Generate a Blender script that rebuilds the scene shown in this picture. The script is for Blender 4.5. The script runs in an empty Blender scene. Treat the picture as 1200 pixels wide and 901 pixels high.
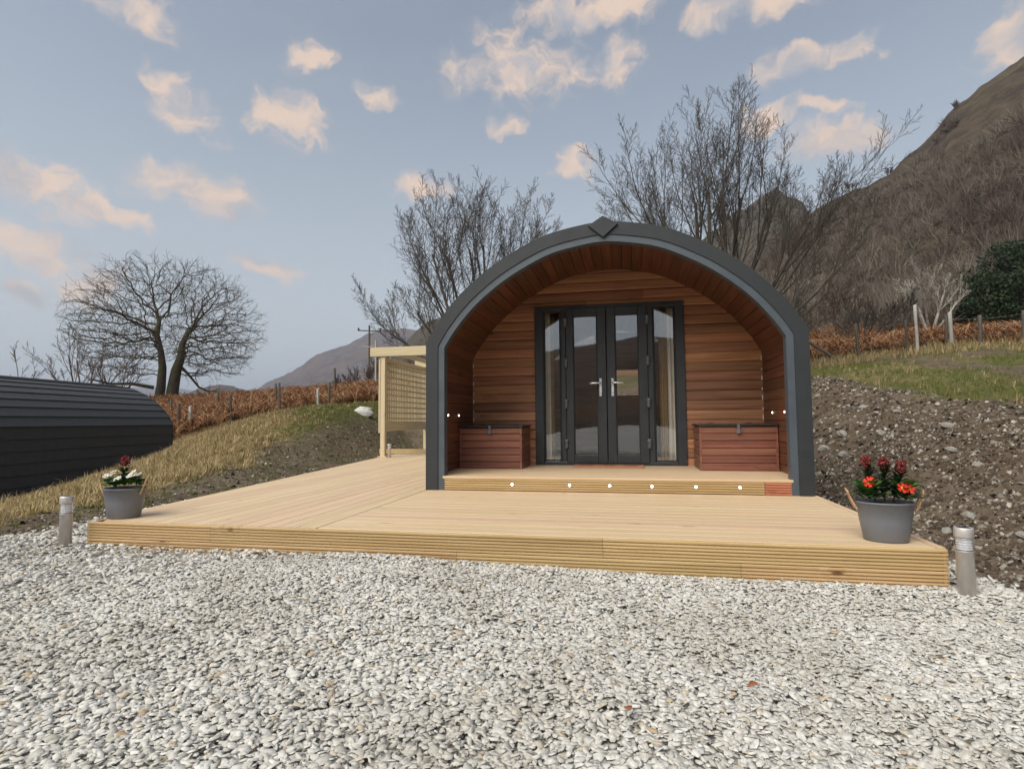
import bpy, math, random
import numpy as np
from mathutils import Matrix, Vector

# ------------------------------------------------------------------ camera, sky, sun, exposure
scene = bpy.context.scene
COL = scene.collection
CAM = np.array([0.2282, -5.9684, 0.7334])
YAW, PITCH, ROLL, FPX = 0.2009, 0.0630, -0.00816, 672.5

def camera():
    cy, sy, cp, sp = math.cos(YAW), math.sin(YAW), math.cos(PITCH), math.sin(PITCH)
    f = Vector((-sy * cp, cy * cp, sp)); r = Vector((cy, sy, 0)); u = r.cross(f)
    c, s = math.cos(ROLL), math.sin(ROLL)
    r2 = c * r + s * u; u2 = -s * r + c * u
    cd = bpy.data.cameras.new('camera'); co = bpy.data.objects.new('camera', cd); COL.objects.link(co)
    co.matrix_world = Matrix(((r2.x, u2.x, -f.x, CAM[0]), (r2.y, u2.y, -f.y, CAM[1]), (r2.z, u2.z, -f.z, CAM[2]), (0, 0, 0, 1)))
    cd.sensor_fit = 'HORIZONTAL'; cd.sensor_width = 36; cd.lens = FPX / 1200 * 36
    cd.clip_start = 0.05; cd.clip_end = 40000
    scene.camera = co
camera()

SUN_EL, SUN_AZ = 46.0, -150.0        # azimuth clockwise from +Y (into the picture): behind the camera, to the left
EXPOSURE = 0.95
SKY_STRENGTH = 0.075

class NT:
    """small node-tree writer"""
    def __init__(s, tree): s.t = tree; s.n = tree.nodes; s.l = tree.links; s.n.clear()
    def node(s, typ, ins=None, **kw):
        n = s.n.new(typ)
        for k, v in kw.items(): setattr(n, k, v)
        for k, v in (ins or {}).items(): s.put(n.inputs[k], v)
        return n
    def put(s, sock, v):
        if isinstance(v, bpy.types.NodeSocket): s.l.new(v, sock)
        elif isinstance(v, bpy.types.Node): s.l.new(v.outputs[0], sock)
        else: sock.default_value = v
    def math(s, op, a, b=0.0, c=None, clamp=False):
        n = s.node('ShaderNodeMath', {0: a, 1: b}, operation=op, use_clamp=clamp)
        if c is not None: s.put(n.inputs[2], c)
        return n.outputs[0]
    def vmath(s, op, a, b=(0, 0, 0)): return s.node('ShaderNodeVectorMath', {0: a, 1: b}, operation=op).outputs[0]
    def mix(s, fac, a, b, blend='MIX'):
        n = s.node('ShaderNodeMix', data_type='RGBA', blend_type=blend)
        s.put(n.inputs[0], fac); s.put(n.inputs[6], a); s.put(n.inputs[7], b)
        return n.outputs[2]
    def noise(s, vec, scale=1.0, detail=4.0, rough=0.55, dist=0.0):
        n = s.node('ShaderNodeTexNoise', {'Scale': scale, 'Detail': detail, 'Roughness': rough, 'Distortion': dist})
        if vec is not None: s.put(n.inputs['Vector'], vec)
        return n.outputs[0]
    def smooth(s, v, lo, hi, a=0.0, b=1.0):
        return s.node('ShaderNodeMapRange', {0: v, 1: lo, 2: hi, 3: a, 4: b}, interpolation_type='SMOOTHSTEP').outputs[0]
    def scale(s, vec, sc): return s.node('ShaderNodeMapping', {'Vector': vec, 'Scale': sc}).outputs[0]
    def ramp(s, fac, stops):
        n = s.node('ShaderNodeValToRGB', {0: fac}); e = n.color_ramp.elements
        while len(e) < len(stops): e.new(0.5)
        for el, (p, c) in zip(e, stops): el.position = p; el.color = (*c, 1)
        return n.outputs[0]

def rgba(c): return (c[0], c[1], c[2], 1.0)

def build_world():
    w = bpy.data.worlds.new('World'); scene.world = w; w.use_nodes = True
    nt = NT(w.node_tree)
    sky = nt.node('ShaderNodeTexSky', sky_type='NISHITA', sun_disc=False)
    sky.sun_elevation = math.radians(SUN_EL); sky.sun_rotation = math.radians(SUN_AZ)
    sky.altitude = 200; sky.air_density = 1.0; sky.dust_density = 2.4; sky.ozone_density = 1.0
    d = nt.node('ShaderNodeTexCoord').outputs['Generated']
    sep = nt.node('ShaderNodeSeparateXYZ', {0: d})
    x, y, z = sep.outputs
    DEG = 180 / math.pi
    az = nt.math('MULTIPLY', nt.math('ARCTAN2', x, y), DEG)
    el = nt.math('MULTIPLY', nt.math('ARCSINE', z), DEG)
    ae = nt.node('ShaderNodeCombineXYZ', {0: az, 1: el, 2: 0.0}).outputs[0]
    # warp, so that the cloud outlines are ragged
    wn = nt.node('ShaderNodeTexNoise', {'Vector': ae, 'Scale': 0.33, 'Detail': 3.0})
    warp = nt.vmath('SUBTRACT', wn.outputs['Color'], (0.5, 0.5, 0.5))
    wv = nt.vmath('ADD', ae, nt.vmath('MULTIPLY', warp, (6.0, 3.6, 0.0)))
    clouds = [(-42.3, 26.1, 3.6, 2.3, -25), (-32.7, 26.9, 4.1, 2.5, -10), (-31.2, 31.8, 2.8, 1.2, 10), (-25.9, 29.6, 3.1, 1.2, -12),
              (-51.6, 18.2, 4.6, 2.1, -15), (-47.8, 17.0, 3.4, 0.9, -10), (-40.4, 19.6, 5.8, 2.2, -5), (-50.7, 13.6, 4.6, 1.6, -8),
              (-51.9, 10.1, 2.8, 1.2, -10), (-47.9, 11.4, 2.6, 2.4, 0), (-34.5, 14.2, 3.6, 1.1, -10), (-45.0, 31.6, 4.6, 1.9, -15),
              (-20.9, 22.2, 3.6, 1.3, 0), (-10.4, 32.6, 7.9, 3.3, 0), (-0.6, 32.7, 2.3, 2.5, 0), (-5.2, 24.5, 3.0, 1.3, 0),
              (-2.4, 36.6, 9.8, 1.8, 0), (11.5, 34.6, 6.6, 1.6, 0), (15.4, 29.7, 3.5, 1.3, 0), (20.1, 29.6, 3.1, 1.0, -8),
              (18.5, 23.3, 4.6, 1.9, 0), (13.4, 26.0, 3.0, 1.3, 0), (30.8, 27.1, 2.3, 2.7, 0), (-12.2, 27.8, 2.4, 0.9, 0),
              (17.6, 26.1, 3.1, 0.9, -20)]
    blob = None
    for a, e, sw, sh, rot in clouds:
        m = nt.node('ShaderNodeMapping', {'Vector': wv, 'Location': (a, e, 0), 'Rotation': (0, 0, math.radians(rot)), 'Scale': (sw * 1.28, sh * 1.3, 1)}, vector_type='TEXTURE')
        g = nt.node('ShaderNodeTexGradient', {0: m.outputs[0]}, gradient_type='SPHERICAL').outputs['Fac']
        blob = g if blob is None else nt.math('MAXIMUM', blob, g)
    # the same kind of scattered cloud goes on round the rest of the sky
    rest = nt.noise(nt.scale(d, (2.6, 2.6, 6.0)), 1.6, 3.0)
    rest = nt.smooth(rest, 0.52, 0.72, 0.0, 0.9)
    outside = nt.math('MAXIMUM', nt.smooth(nt.math('ABSOLUTE', nt.math('ADD', az, 11.5)), 46, 56), nt.smooth(el, 39, 46))
    outside = nt.math('MULTIPLY', outside, nt.smooth(el, 4, 12))
    blob = nt.math('MAXIMUM', blob, nt.math('MULTIPLY', rest, outside))
    fb = nt.noise(nt.scale(wv, (0.30, 0.42, 1)), 1.0, 8.0, 0.62, 0.3)
    dens = nt.math('ADD', blob, nt.math('MULTIPLY', nt.math('SUBTRACT', fb, 0.5), 2.3))
    alpha = nt.math('MULTIPLY', nt.smooth(dens, 0.08, 0.82), nt.smooth(blob, 0.0, 0.34))
    # thin veil of high cloud
    veil = nt.noise(nt.scale(ae, (0.05, 0.12, 1)), 1.0, 5.0, 0.6)
    veil = nt.smooth(veil, 0.35, 0.8, 0.0, 0.22)
    skyc = nt.mix(1.0, sky.outputs[0], (SKY_STRENGTH * .97, SKY_STRENGTH * 1.09, SKY_STRENGTH * 1.05, 1), 'MULTIPLY')
    hsv = nt.node('ShaderNodeHueSaturation', {'Saturation': 0.62, 'Color': skyc}).outputs[0]
    low = nt.smooth(el, -2.0, 36.0, 0.72, 0.10)          # moist air: pale towards the horizon
    base = nt.mix(low, hsv, (0.335, 0.345, 0.350, 1))
    base = nt.mix(veil, base, (0.23, 0.25, 0.275, 1))
    # cloud colour: warm where lit, grey where thick and turned away
    sh = nt.noise(nt.vmath('ADD', nt.scale(wv, (0.16, 0.25, 1)), (7.3, 2.1, 0)), 1.0, 4.0, 0.6)
    lit = nt.smooth(sh, 0.36, 0.60)
    cc = nt.mix(lit, (0.265, 0.258, 0.270, 1), (0.46, 0.350, 0.275, 1))
    col = nt.mix(nt.math('MULTIPLY', alpha, 0.90), base, cc)
    bg = nt.node('ShaderNodeBackground', {'Color': col, 'Strength': 1.0})
    out = nt.node('ShaderNodeOutputWorld'); nt.l.new(bg.outputs[0], out.inputs[0])
build_world()

def sun():
    sd = bpy.data.lights.new('sun', 'SUN'); sd.energy = 2.0; sd.angle = math.radians(55); sd.color = (1.0, 0.94, 0.86)
    so = bpy.data.objects.new('sun', sd); COL.objects.link(so)
    e, a = math.radians(SUN_EL), math.radians(SUN_AZ)
    to_sun = Vector((math.sin(a) * math.cos(e), math.cos(a) * math.cos(e), math.sin(e)))
    so.rotation_euler = (-to_sun).to_track_quat('-Z', 'Y').to_euler()
    so.location = to_sun * 50
sun()
vs = scene.view_settings
vs.view_transform = 'Standard'; vs.look = 'None'; vs.exposure = EXPOSURE; vs.gamma = 1.0; vs.use_curve_mapping = False
scene.cycles.use_denoising = True
scene.cycles.max_bounces = 8; scene.cycles.transparent_max_bounces = 12
scene.cycles.volume_bounces = 0

# ------------------------------------------------------------------ helpers
def mat(name):
    m = bpy.data.materials.new(name); m.use_nodes = True
    nt = NT(m.node_tree)
    out = nt.node('ShaderNodeOutputMaterial')
    b = nt.node('ShaderNodeBsdfPrincipled'); nt.l.new(b.outputs[0], out.inputs[0])
    return m, nt, b, out

def mesh_from(name, verts, faces, smooth=False):
    me = bpy.data.meshes.new(name)
    me.from_pydata([tuple(v) for v in verts], [], [tuple(f) for f in faces])
    if smooth: me.polygons.foreach_set('use_smooth', [True] * len(me.polygons))
    me.update(); return me

def mesh_np(name, verts, faces, smooth=False):
    """verts (N,3), faces (M,k) with one k"""
    verts = np.asarray(verts, np.float32); faces = np.asarray(faces, np.int32)
    me = bpy.data.meshes.new(name); k = faces.shape[1]
    me.vertices.add(len(verts)); me.vertices.foreach_set('co', verts.ravel())
    me.loops.add(faces.size); me.loops.foreach_set('vertex_index', faces.ravel())
    me.polygons.add(len(faces)); me.polygons.foreach_set('loop_start', np.arange(0, faces.size, k, dtype=np.int32))
    if smooth: me.polygons.foreach_set('use_smooth', np.ones(len(faces), bool))
    me.update(calc_edges=True); me.validate(); return me

def obj(name, me, m=None, parent=None, M=None, loc=None):
    o = bpy.data.objects.new(name, me); COL.objects.link(o)
    if me is not None and m is not None and len(me.materials) == 0: me.materials.append(m)
    if parent is not None: o.parent = parent
    if M is not None: o.matrix_basis = M
    elif loc is not None: o.location = loc
    return o

def tag(o, label=None, cat=None, group=None, kind=None):
    if label: o['label'] = label
    if cat: o['category'] = cat
    if group: o['group'] = group
    if kind: o['kind'] = kind
    return o

def thing(name, label, cat, loc=(0, 0, 0), rz=0.0, group=None):
    o = bpy.data.objects.new(name, None); COL.objects.link(o)
    o.location = loc; o.rotation_euler = (0, 0, rz); o.empty_display_size = 0.2
    return tag(o, label, cat, group)

def frame(origin, xa, ya, za):
    M = Matrix.Identity(4)
    for i in range(3): M[i][0] = xa[i]; M[i][1] = ya[i]; M[i][2] = za[i]; M[i][3] = origin[i]
    return M

def prism(profile, L, name='prism', smooth=False):
    """profile in (y,z) extruded along local x, centred"""
    n = len(profile)
    v = [(-L / 2, p[0], p[1]) for p in profile] + [(L / 2, p[0], p[1]) for p in profile]
    a = sum(profile[i][0] * profile[(i + 1) % n][1] - profile[(i + 1) % n][0] * profile[i][1] for i in range(n))
    f = [(i, (i + 1) % n, n + (i + 1) % n, n + i) for i in range(n)] + [tuple(range(n - 1, -1, -1)), tuple(range(n, 2 * n))]
    if a < 0: f = [tuple(reversed(q)) for q in f]
    return mesh_from(name, v, f, smooth)

def rect(w, t, c=0.003):
    """chamfered section: w across z, t across y, centred"""
    a, b = t / 2, w / 2
    return [(-a, -b + c), (-a + c, -b), (a - c, -b), (a, -b + c), (a, b - c), (a - c, b), (-a + c, b), (-a, b - c)]

def boxes(spec, name='box', c=0.0):
    """list of (x0,x1,y0,y1,z0,z1) in one mesh"""
    v, f = [], []
    for x0, x1, y0, y1, z0, z1 in spec:
        k = len(v)
        v += [(x0, y0, z0), (x1, y0, z0), (x1, y1, z0), (x0, y1, z0), (x0, y0, z1), (x1, y0, z1), (x1, y1, z1), (x0, y1, z1)]
        f += [(k, k + 3, k + 2, k + 1), (k + 4, k + 5, k + 6, k + 7), (k, k + 1, k + 5, k + 4), (k + 1, k + 2, k + 6, k + 5), (k + 2, k + 3, k + 7, k + 6), (k + 3, k, k + 4, k + 7)]
    return mesh_from(name, v, f)

def bev(o, w=0.004, seg=2):
    m = o.modifiers.new('bevel', 'BEVEL'); m.width = w; m.segments = seg; m.limit_method = 'ANGLE'
    return o

def lathe(profile, n=24, name='lathe', sx=1.0, smooth=True, jit=None):
    v, f = [], []
    for r, z in profile:
        for i in range(n):
            a = 2 * math.pi * i / n
            v.append((r * math.cos(a) * sx, r * math.sin(a), z))
    for j in range(len(profile) - 1):
        for i in range(n):
            f.append((j * n + i, j * n + (i + 1) % n, (j + 1) * n + (i + 1) % n, (j + 1) * n + i))
    if profile[-1][0] > 1e-5: f.append(tuple(range((len(profile) - 1) * n, len(profile) * n)))
    if profile[0][0] > 1e-5: f.append(tuple(range(n - 1, -1, -1)))
    return mesh_from(name, v, f, smooth)

class Tubes:
    """collects tapered tubes along polylines into one triangle/quad soup"""
    def __init__(s): s.v = []; s.f = []; s.n = 0
    def add(s, pts, rad, sides=4):
        pts = np.asarray(pts, float); rad = np.asarray(rad, float); n = len(pts)
        if n < 2: return
        t = np.empty_like(pts); t[1:-1] = pts[2:] - pts[:-2]; t[0] = pts[1] - pts[0]; t[-1] = pts[-1] - pts[-2]
        t /= np.linalg.norm(t, axis=1)[:, None] + 1e-9
        ref = np.array([0.31, 0.17, 0.93]) if abs(t[0][2]) < 0.8 else np.array([0.93, 0.31, 0.1])
        a = np.cross(t, ref); a /= np.linalg.norm(a, axis=1)[:, None] + 1e-9
        b = np.cross(t, a)
        ang = np.arange(sides) * 2 * np.pi / sides
        ring = a[:, None, :] * np.cos(ang)[None, :, None] + b[:, None, :] * np.sin(ang)[None, :, None]
        s.v.append((pts[:, None, :] + ring * rad[:, None, None]).reshape(-1, 3))
        i = np.arange(n - 1)[:, None] * sides; j = np.arange(sides)[None, :]; j2 = (j + 1) % sides
        q = np.stack([i + j, i + j2, i + sides + j2, i + sides + j], -1).reshape(-1, 4) + s.n
        s.f.append(q); s.n += n * sides
    def mesh(s, name, smooth=True): return mesh_np(name, np.concatenate(s.v), np.concatenate(s.f), smooth)

def tube_mesh(pts, rad, sides=8, name='tube'):
    t = Tubes(); r = rad if hasattr(rad, '__len__') else [rad] * len(pts); t.add(pts, r, sides); return t.mesh(name)
def unit(v): v = np.asarray(v, float); return v / (np.linalg.norm(v) + 1e-12)

# ------------------------------------------------------------------ materials
def wood(name, c1, c2, knot, knot_amt=1.0, rough=0.62, vary=0.22, ks=(1.5, 4.2, 4.2), bump=0.25, grain=(1.1, 26, 26)):
    m, nt, b, _ = mat(name)
    info = nt.node('ShaderNodeObjectInfo'); rnd = info.outputs['Random']
    oc = nt.node('ShaderNodeTexCoord').outputs['Object']
    off = nt.node('ShaderNodeCombineXYZ', {0: nt.math('MULTIPLY', rnd, 91.0), 1: nt.math('MULTIPLY', rnd, 37.0), 2: nt.math('MULTIPLY', rnd, 53.0)}).outputs[0]
    p = nt.vmath('ADD', oc, off)
    kv = nt.vmath('ADD', nt.scale(p, ks), nt.vmath('MULTIPLY', nt.node('ShaderNodeTexNoise', {'Vector': p, 'Scale': 6.0}).outputs['Color'], (0.12, 0.12, 0.12)))
    vor = nt.node('ShaderNodeTexVoronoi', {'Vector': kv, 'Scale': 1.0, 'Randomness': 1.0})
    dist = vor.outputs['Distance']
    has = nt.smooth(nt.node('ShaderNodeSeparateXYZ', {0: vor.outputs['Color']}).outputs[0], 0.38, 0.42)
    halo = nt.math('MULTIPLY', nt.smooth(dist, 0.05, 0.30, 1.0, 0.0), has)
    core = nt.math('MULTIPLY', nt.math('MULTIPLY', nt.smooth(dist, 0.055, 0.12, 1.0, 0.0), has), knot_amt)
    # grain bends round the knots
    gp = nt.vmath('ADD', nt.scale(p, grain), nt.node('ShaderNodeCombineXYZ', {0: 0.0, 1: nt.math('MULTIPLY', halo, 2.2), 2: nt.math('MULTIPLY', halo, 2.2)}).outputs[0])
    g = nt.noise(gp, 1.0, 5.0, 0.6, 0.5)
    g2 = nt.noise(nt.scale(p, (0.6, 4, 4)), 1.0, 3.0)
    col = nt.mix(nt.smooth(g, 0.32, 0.70), rgba(c1), rgba(c2))
    col = nt.mix(nt.math('MULTIPLY', nt.smooth(g2, 0.4, 0.75), 0.35), col, rgba(c2))
    col = nt.mix(nt.math('MULTIPLY', halo, 0.35 * knot_amt), col, rgba(c2))
    col = nt.mix(core, col, rgba(knot))
    rn2 = nt.node('ShaderNodeTexWhiteNoise', {'W': nt.math('MULTIPLY', rnd, 71.3)}, noise_dimensions='1D')
    col = nt.node('ShaderNodeHueSaturation', {'Hue': nt.math('ADD', 0.4925, nt.math('MULTIPLY', rn2.outputs['Value'], 0.015)), 'Value': nt.math('ADD', 1.0 - vary, nt.math('MULTIPLY', rnd, 2 * vary)), 'Color': col}).outputs[0]
    nt.put(b.inputs['Base Color'], col); nt.put(b.inputs['Roughness'], rough)
    bm = nt.node('ShaderNodeBump', {'Strength': bump, 'Distance': 0.004, 'Height': g}); nt.put(b.inputs['Normal'], bm.outputs[0])
    return m

def plain(name, c, rough=0.5, metal=0.0, vary=0.12, scale=8.0, bump=0.05, coat=0.0, dist=0.002):
    m, nt, b, _ = mat(name)
    oc = nt.node('ShaderNodeTexCoord').outputs['Object']
    n = nt.noise(oc, scale, 5.0, 0.6)
    n2 = nt.noise(oc, scale * 9, 3.0, 0.6)
    k = nt.math('ADD', nt.math('MULTIPLY', n, 0.7), nt.math('MULTIPLY', n2, 0.3))
    lo = tuple(v * (1 - vary) for v in c); hi = tuple(min(1, v * (1 + vary)) for v in c)
    nt.put(b.inputs['Base Color'], nt.mix(nt.smooth(k, 0.35, 0.65), rgba(lo), rgba(hi)))
    nt.put(b.inputs['Roughness'], nt.smooth(n, 0.3, 0.7, max(0.02, rough - 0.08), min(1, rough + 0.08)))
    b.inputs['Metallic'].default_value = metal
    if coat: b.inputs['Coat Weight'].default_value = coat
    if bump:
        bm = nt.node('ShaderNodeBump', {'Strength': bump, 'Distance': dist, 'Height': n2}); nt.put(b.inputs['Normal'], bm.outputs[0])
    return m

def island(name, stops, rough=0.85, noise_scale=0.0, tint=None, trans=0.0, inst=False):
    """colour picked per separate piece of a joined mesh (stones, blades, fronds)"""
    m, nt, b, out = mat(name)
    ri = nt.node('ShaderNodeNewGeometry').outputs['Random Per Island']
    if inst: ri = nt.math('FRACT', nt.math('ADD', ri, nt.node('ShaderNodeObjectInfo').outputs['Random']))
    col = nt.ramp(ri, stops)
    pos = nt.node('ShaderNodeNewGeometry').outputs['Position']
    if tint:
        n = nt.noise(pos, tint[0], 3.0)
        col = nt.mix(nt.math('MULTIPLY', nt.smooth(n, 0.42, 0.66), tint[2]), col, rgba(tint[1]))
    if noise_scale:
        n = nt.noise(pos, noise_scale, 4.0)
        col = nt.mix(1.0, col, nt.ramp(n, [(0.3, (0.74,) * 3), (0.7, (1.12,) * 3)]), 'MULTIPLY')
    nt.put(b.inputs['Base Color'], col); b.inputs['Roughness'].default_value = rough
    b.inputs['Specular IOR Level'].default_value = 0.25
    if trans:
        tr = nt.node('ShaderNodeBsdfTranslucent', {'Color': col}); mx = nt.node('ShaderNodeMixShader', {0: trans})
        nt.l.new(b.outputs[0], mx.inputs[1]); nt.l.new(tr.outputs[0], mx.inputs[2]); nt.l.new(mx.outputs[0], out.inputs[0])
    return m

def emit(name, c, s):
    m, nt, b, out = mat(name)
    b.inputs['Base Color'].default_value = (0.8, 0.8, 0.8, 1); b.inputs['Emission Color'].default_value = rgba(c); b.inputs['Emission Strength'].default_value = s
    return m

def glass(name, base=0.12, tint=(0.86, 0.88, 0.88)):
    m, nt, b, out = mat(name); nt.n.remove(b)
    lw = nt.node('ShaderNodeLayerWeight', {'Blend': 0.5})
    fac = nt.math('ADD', base, nt.math('MULTIPLY', nt.math('POWER', lw.outputs['Facing'], 4.0), 0.8), clamp=True)
    tr = nt.node('ShaderNodeBsdfTransparent', {'Color': rgba(tint)})
    oc = nt.node('ShaderNodeTexCoord').outputs['Object']
    bm = nt.node('ShaderNodeBump', {'Strength': 0.02, 'Distance': 0.01, 'Height': nt.noise(oc, 2.5, 2.0)})
    gl = nt.node('ShaderNodeBsdfGlossy', {'Color': (0.95, 0.95, 0.97, 1), 'Roughness': 0.015, 'Normal': bm.outputs[0]})
    mx = nt.node('ShaderNodeMixShader', {0: fac}); nt.l.new(tr.outputs[0], mx.inputs[1]); nt.l.new(gl.outputs[0], mx.inputs[2]); nt.l.new(mx.outputs[0], out.inputs[0])
    return m

def bark(name, c, moss=0.0, c2=None):
    m, nt, b, _ = mat(name)
    pos = nt.node('ShaderNodeNewGeometry').outputs['Position']
    n = nt.noise(nt.scale(pos, (6, 6, 2)), 1.5, 5.0, 0.65)
    col = nt.mix(nt.smooth(n, 0.3, 0.7), rgba(tuple(v * 0.6 for v in c)), rgba(c2 or tuple(v * 1.5 for v in c)))
    if moss:
        mn = nt.noise(pos, 1.2, 4.0); col = nt.mix(nt.math('MULTIPLY', nt.smooth(mn, 0.45, 0.6), moss), col, (0.055, 0.062, 0.018, 1))
    nt.put(b.inputs['Base Color'], col); b.inputs['Roughness'].default_value = 0.92
    bm = nt.node('ShaderNodeBump', {'Strength': 0.6, 'Distance': 0.03, 'Height': n}); nt.put(b.inputs['Normal'], bm.outputs[0])
    return m

PINE = wood('new_pine', (0.63, 0.475, 0.305), (0.55, 0.392, 0.232), (0.24, 0.13, 0.065), 0.5, vary=0.045, ks=(2.2, 6.0, 6.0))
FASC = wood('treated_pine', (0.55, 0.385, 0.195), (0.41, 0.265, 0.115), (0.13, 0.06, 0.025), 1.0, vary=0.10, ks=(2.4, 5.5, 5.5), grain=(1.0, 40, 40))
REDB = wood('red_stained_offcut', (0.50, 0.19, 0.10), (0.38, 0.13, 0.07), (0.15, 0.05, 0.03), 0.6, vary=0.02)
CLAD = wood('stained_cladding', (0.43, 0.200, 0.096), (0.250, 0.107, 0.048), (0.045, 0.014, 0.007), 1.0, vary=0.36, rough=0.5, ks=(1.5, 5.0, 5.0))
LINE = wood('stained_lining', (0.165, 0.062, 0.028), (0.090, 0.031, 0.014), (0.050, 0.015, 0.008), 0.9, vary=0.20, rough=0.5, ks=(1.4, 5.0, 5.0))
BOXW = wood('red_brown_box_boards', (0.255, 0.102, 0.063), (0.150, 0.055, 0.034), (0.045, 0.014, 0.010), 0.9, vary=0.14, rough=0.48)
TREL = wood('trellis_pine', (0.60, 0.49, 0.315), (0.50, 0.395, 0.235), (0.20, 0.12, 0.05), 0.6, vary=0.10)
INTW = wood('interior_pine', (0.50, 0.225, 0.095), (0.36, 0.145, 0.058), (0.08, 0.03, 0.015), 0.8, vary=0.1)
POSTW = wood('weathered_post', (0.10, 0.083, 0.06), (0.055, 0.045, 0.033), (0.05, 0.04, 0.03), 0.6, vary=0.2)
PALEP = wood('pale_post', (0.42, 0.40, 0.35), (0.30, 0.29, 0.26), (0.15, 0.13, 0.1), 0.4, vary=0.1)
TRIM = plain('anthracite_trim', (0.019, 0.022, 0.025), 0.6, vary=0.10, bump=0.12)
STRIP = plain('grey_inner_trim', (0.064, 0.079, 0.094), 0.42, vary=0.06)
ROOF = plain('charcoal_shingle', (0.043, 0.045, 0.050), 0.75, vary=0.22, scale=5.0, bump=0.5, dist=0.004)
UPVC = plain('anthracite_door', (0.032, 0.035, 0.039), 0.36, vary=0.06, bump=0.03)
GASK = plain('black_gasket', (0.008, 0.008, 0.009), 0.6)
HINGE = plain('grey_hinge', (0.11, 0.125, 0.145), 0.35, vary=0.08)
CHROME = plain('satin_chrome', (0.78, 0.78, 0.78), 0.28, 0.85, vary=0.05)
BLACKM = plain('black_lid', (0.016, 0.017, 0.019), 0.5)
STEEL = plain('brushed_steel', (0.62, 0.58, 0.54), 0.42, 0.55, vary=0.10, scale=3)
POTG = plain('slate_grey_zinc', (0.150, 0.156, 0.172), 0.48, vary=0.06, scale=3)
SOILP = plain('potting_soil', (0.035, 0.024, 0.016), 0.95, vary=0.4, scale=40, bump=0.8, dist=0.01)
ROPE = plain('jute_rope', (0.44, 0.27, 0.15), 0.85, vary=0.2, scale=60, bump=0.6)
CURT = plain('cream_curtain', (0.82, 0.77, 0.66), 0.85, vary=0.05)
CURTY = plain('ochre_check_curtain', (0.50, 0.36, 0.15), 0.85, vary=0.15, scale=12)
SOFA = plain('black_upholstery', (0.010, 0.010, 0.012), 0.7)
COIR = plain('terracotta_mat', (0.44, 0.19, 0.095), 0.95, vary=0.15, scale=60, bump=0.8, dist=0.004)
MOTIF = plain('dark_mat_print', (0.10, 0.055, 0.035), 0.95)
LED = emit('led_spot', (1.0, 0.96, 0.86), 5.0)
GLASS = glass('double_glazing', 0.25, (0.93, 0.94, 0.94))
LENS = glass('clear_lens', 0.04, (0.98, 0.98, 0.98))
WHITE = plain('off_white_mark', (0.70, 0.66, 0.60), 0.6)
WIRE = plain('fence_wire', (0.20, 0.19, 0.18), 0.5, 0.7)
ROCK = plain('pale_rock', (0.34, 0.315, 0.27), 0.9, vary=0.28, scale=6, bump=0.6, dist=0.02)
OAK = bark('oak_bark', (0.060, 0.046, 0.032), 0.55)
TWIG = bark('grey_brown_bark', (0.066, 0.053, 0.042), 0.10)
PALEB = bark('pale_bark', (0.30, 0.275, 0.235), 0.1)
BRBUSH = bark('brown_twigs', (0.085, 0.060, 0.044))

# ------------------------------------------------------------------ terrain
def tps_fit(P, lam=0.02):
    P = np.asarray(P, float); n = len(P); X = P[:, :2]
    r = np.linalg.norm(X[:, None] - X[None], axis=2); K = np.where(r > 0, r * r * np.log(r + 1e-12), 0) + lam * np.eye(n)
    A = np.zeros((n + 3, n + 3)); A[:n, :n] = K; A[:n, n] = 1; A[:n, n + 1:] = X; A[n:, :n] = A[:n, n:].T
    w = np.linalg.solve(A, np.concatenate([P[:, 2], [0, 0, 0]]))
    return X, w
CTRL = [(-7, 0, -.33), (-8, 2.5, -.13), (-9, 5, .22), (-9.7, 7.9, .85), (-7.4, 10.3, 1.35), (-15.5, 9, -.9), (-13, 1, -1.2), (-17, 3, -1.2), (-20, 0, -1.5), (-13, 6, -.75),
        (-6, -3, -.35), (-8, -6, -.6), (-12, -4, -1.1),
        (-33.6, 30.8, 2.3), (-21.4, 27.7, 2.45), (-18.7, 34.8, 3.2), (-26, 22, 1.2), (-40, 20, .8), (-14.1, 15.7, 1.0), (-12.5, 16.7, 1.3), (-17, 13.5, .35), (-15.6, 14.6, .7), (-24, 10, -.9),
        (-30, 42, 2.6), (-45, 40, 2.0), (-15, 50, 4.2),
        (0, 12, 1.75), (0, 20, 2.7), (0, 40, 5.2), (-6, 16, 1.9), (-6, 28, 3.2),
        (4.5, 8.3, 1.65), (5.5, 3.1, .94), (5.0, 0, .70), (4.6, -2.5, .40), (6, -6, .25), (8, 5, 1.25), (10, 0, 1.0),
        (8.0, 15.7, 2.7), (6.6, 16.1, 2.55), (9.3, 15.2, 2.88), (11.7, 14, 2.85), (15, 11, 2.6), (20, 5, 2.2),
        (13.4, 36.7, 6.2), (22.7, 33, 5.9), (24.6, 49, 9.5), (35, 25, 6), (5, 50, 7),
        (0, -6, -.22), (0, -20, -.8), (-20, -20, -2.0), (20, -20, .6), (0, -45, -2), (-45, -10, -3), (45, -10, 3), (40, -40, 1), (-40, -45, -3)]
TPX, TPW = tps_fit(CTRL)

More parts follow.
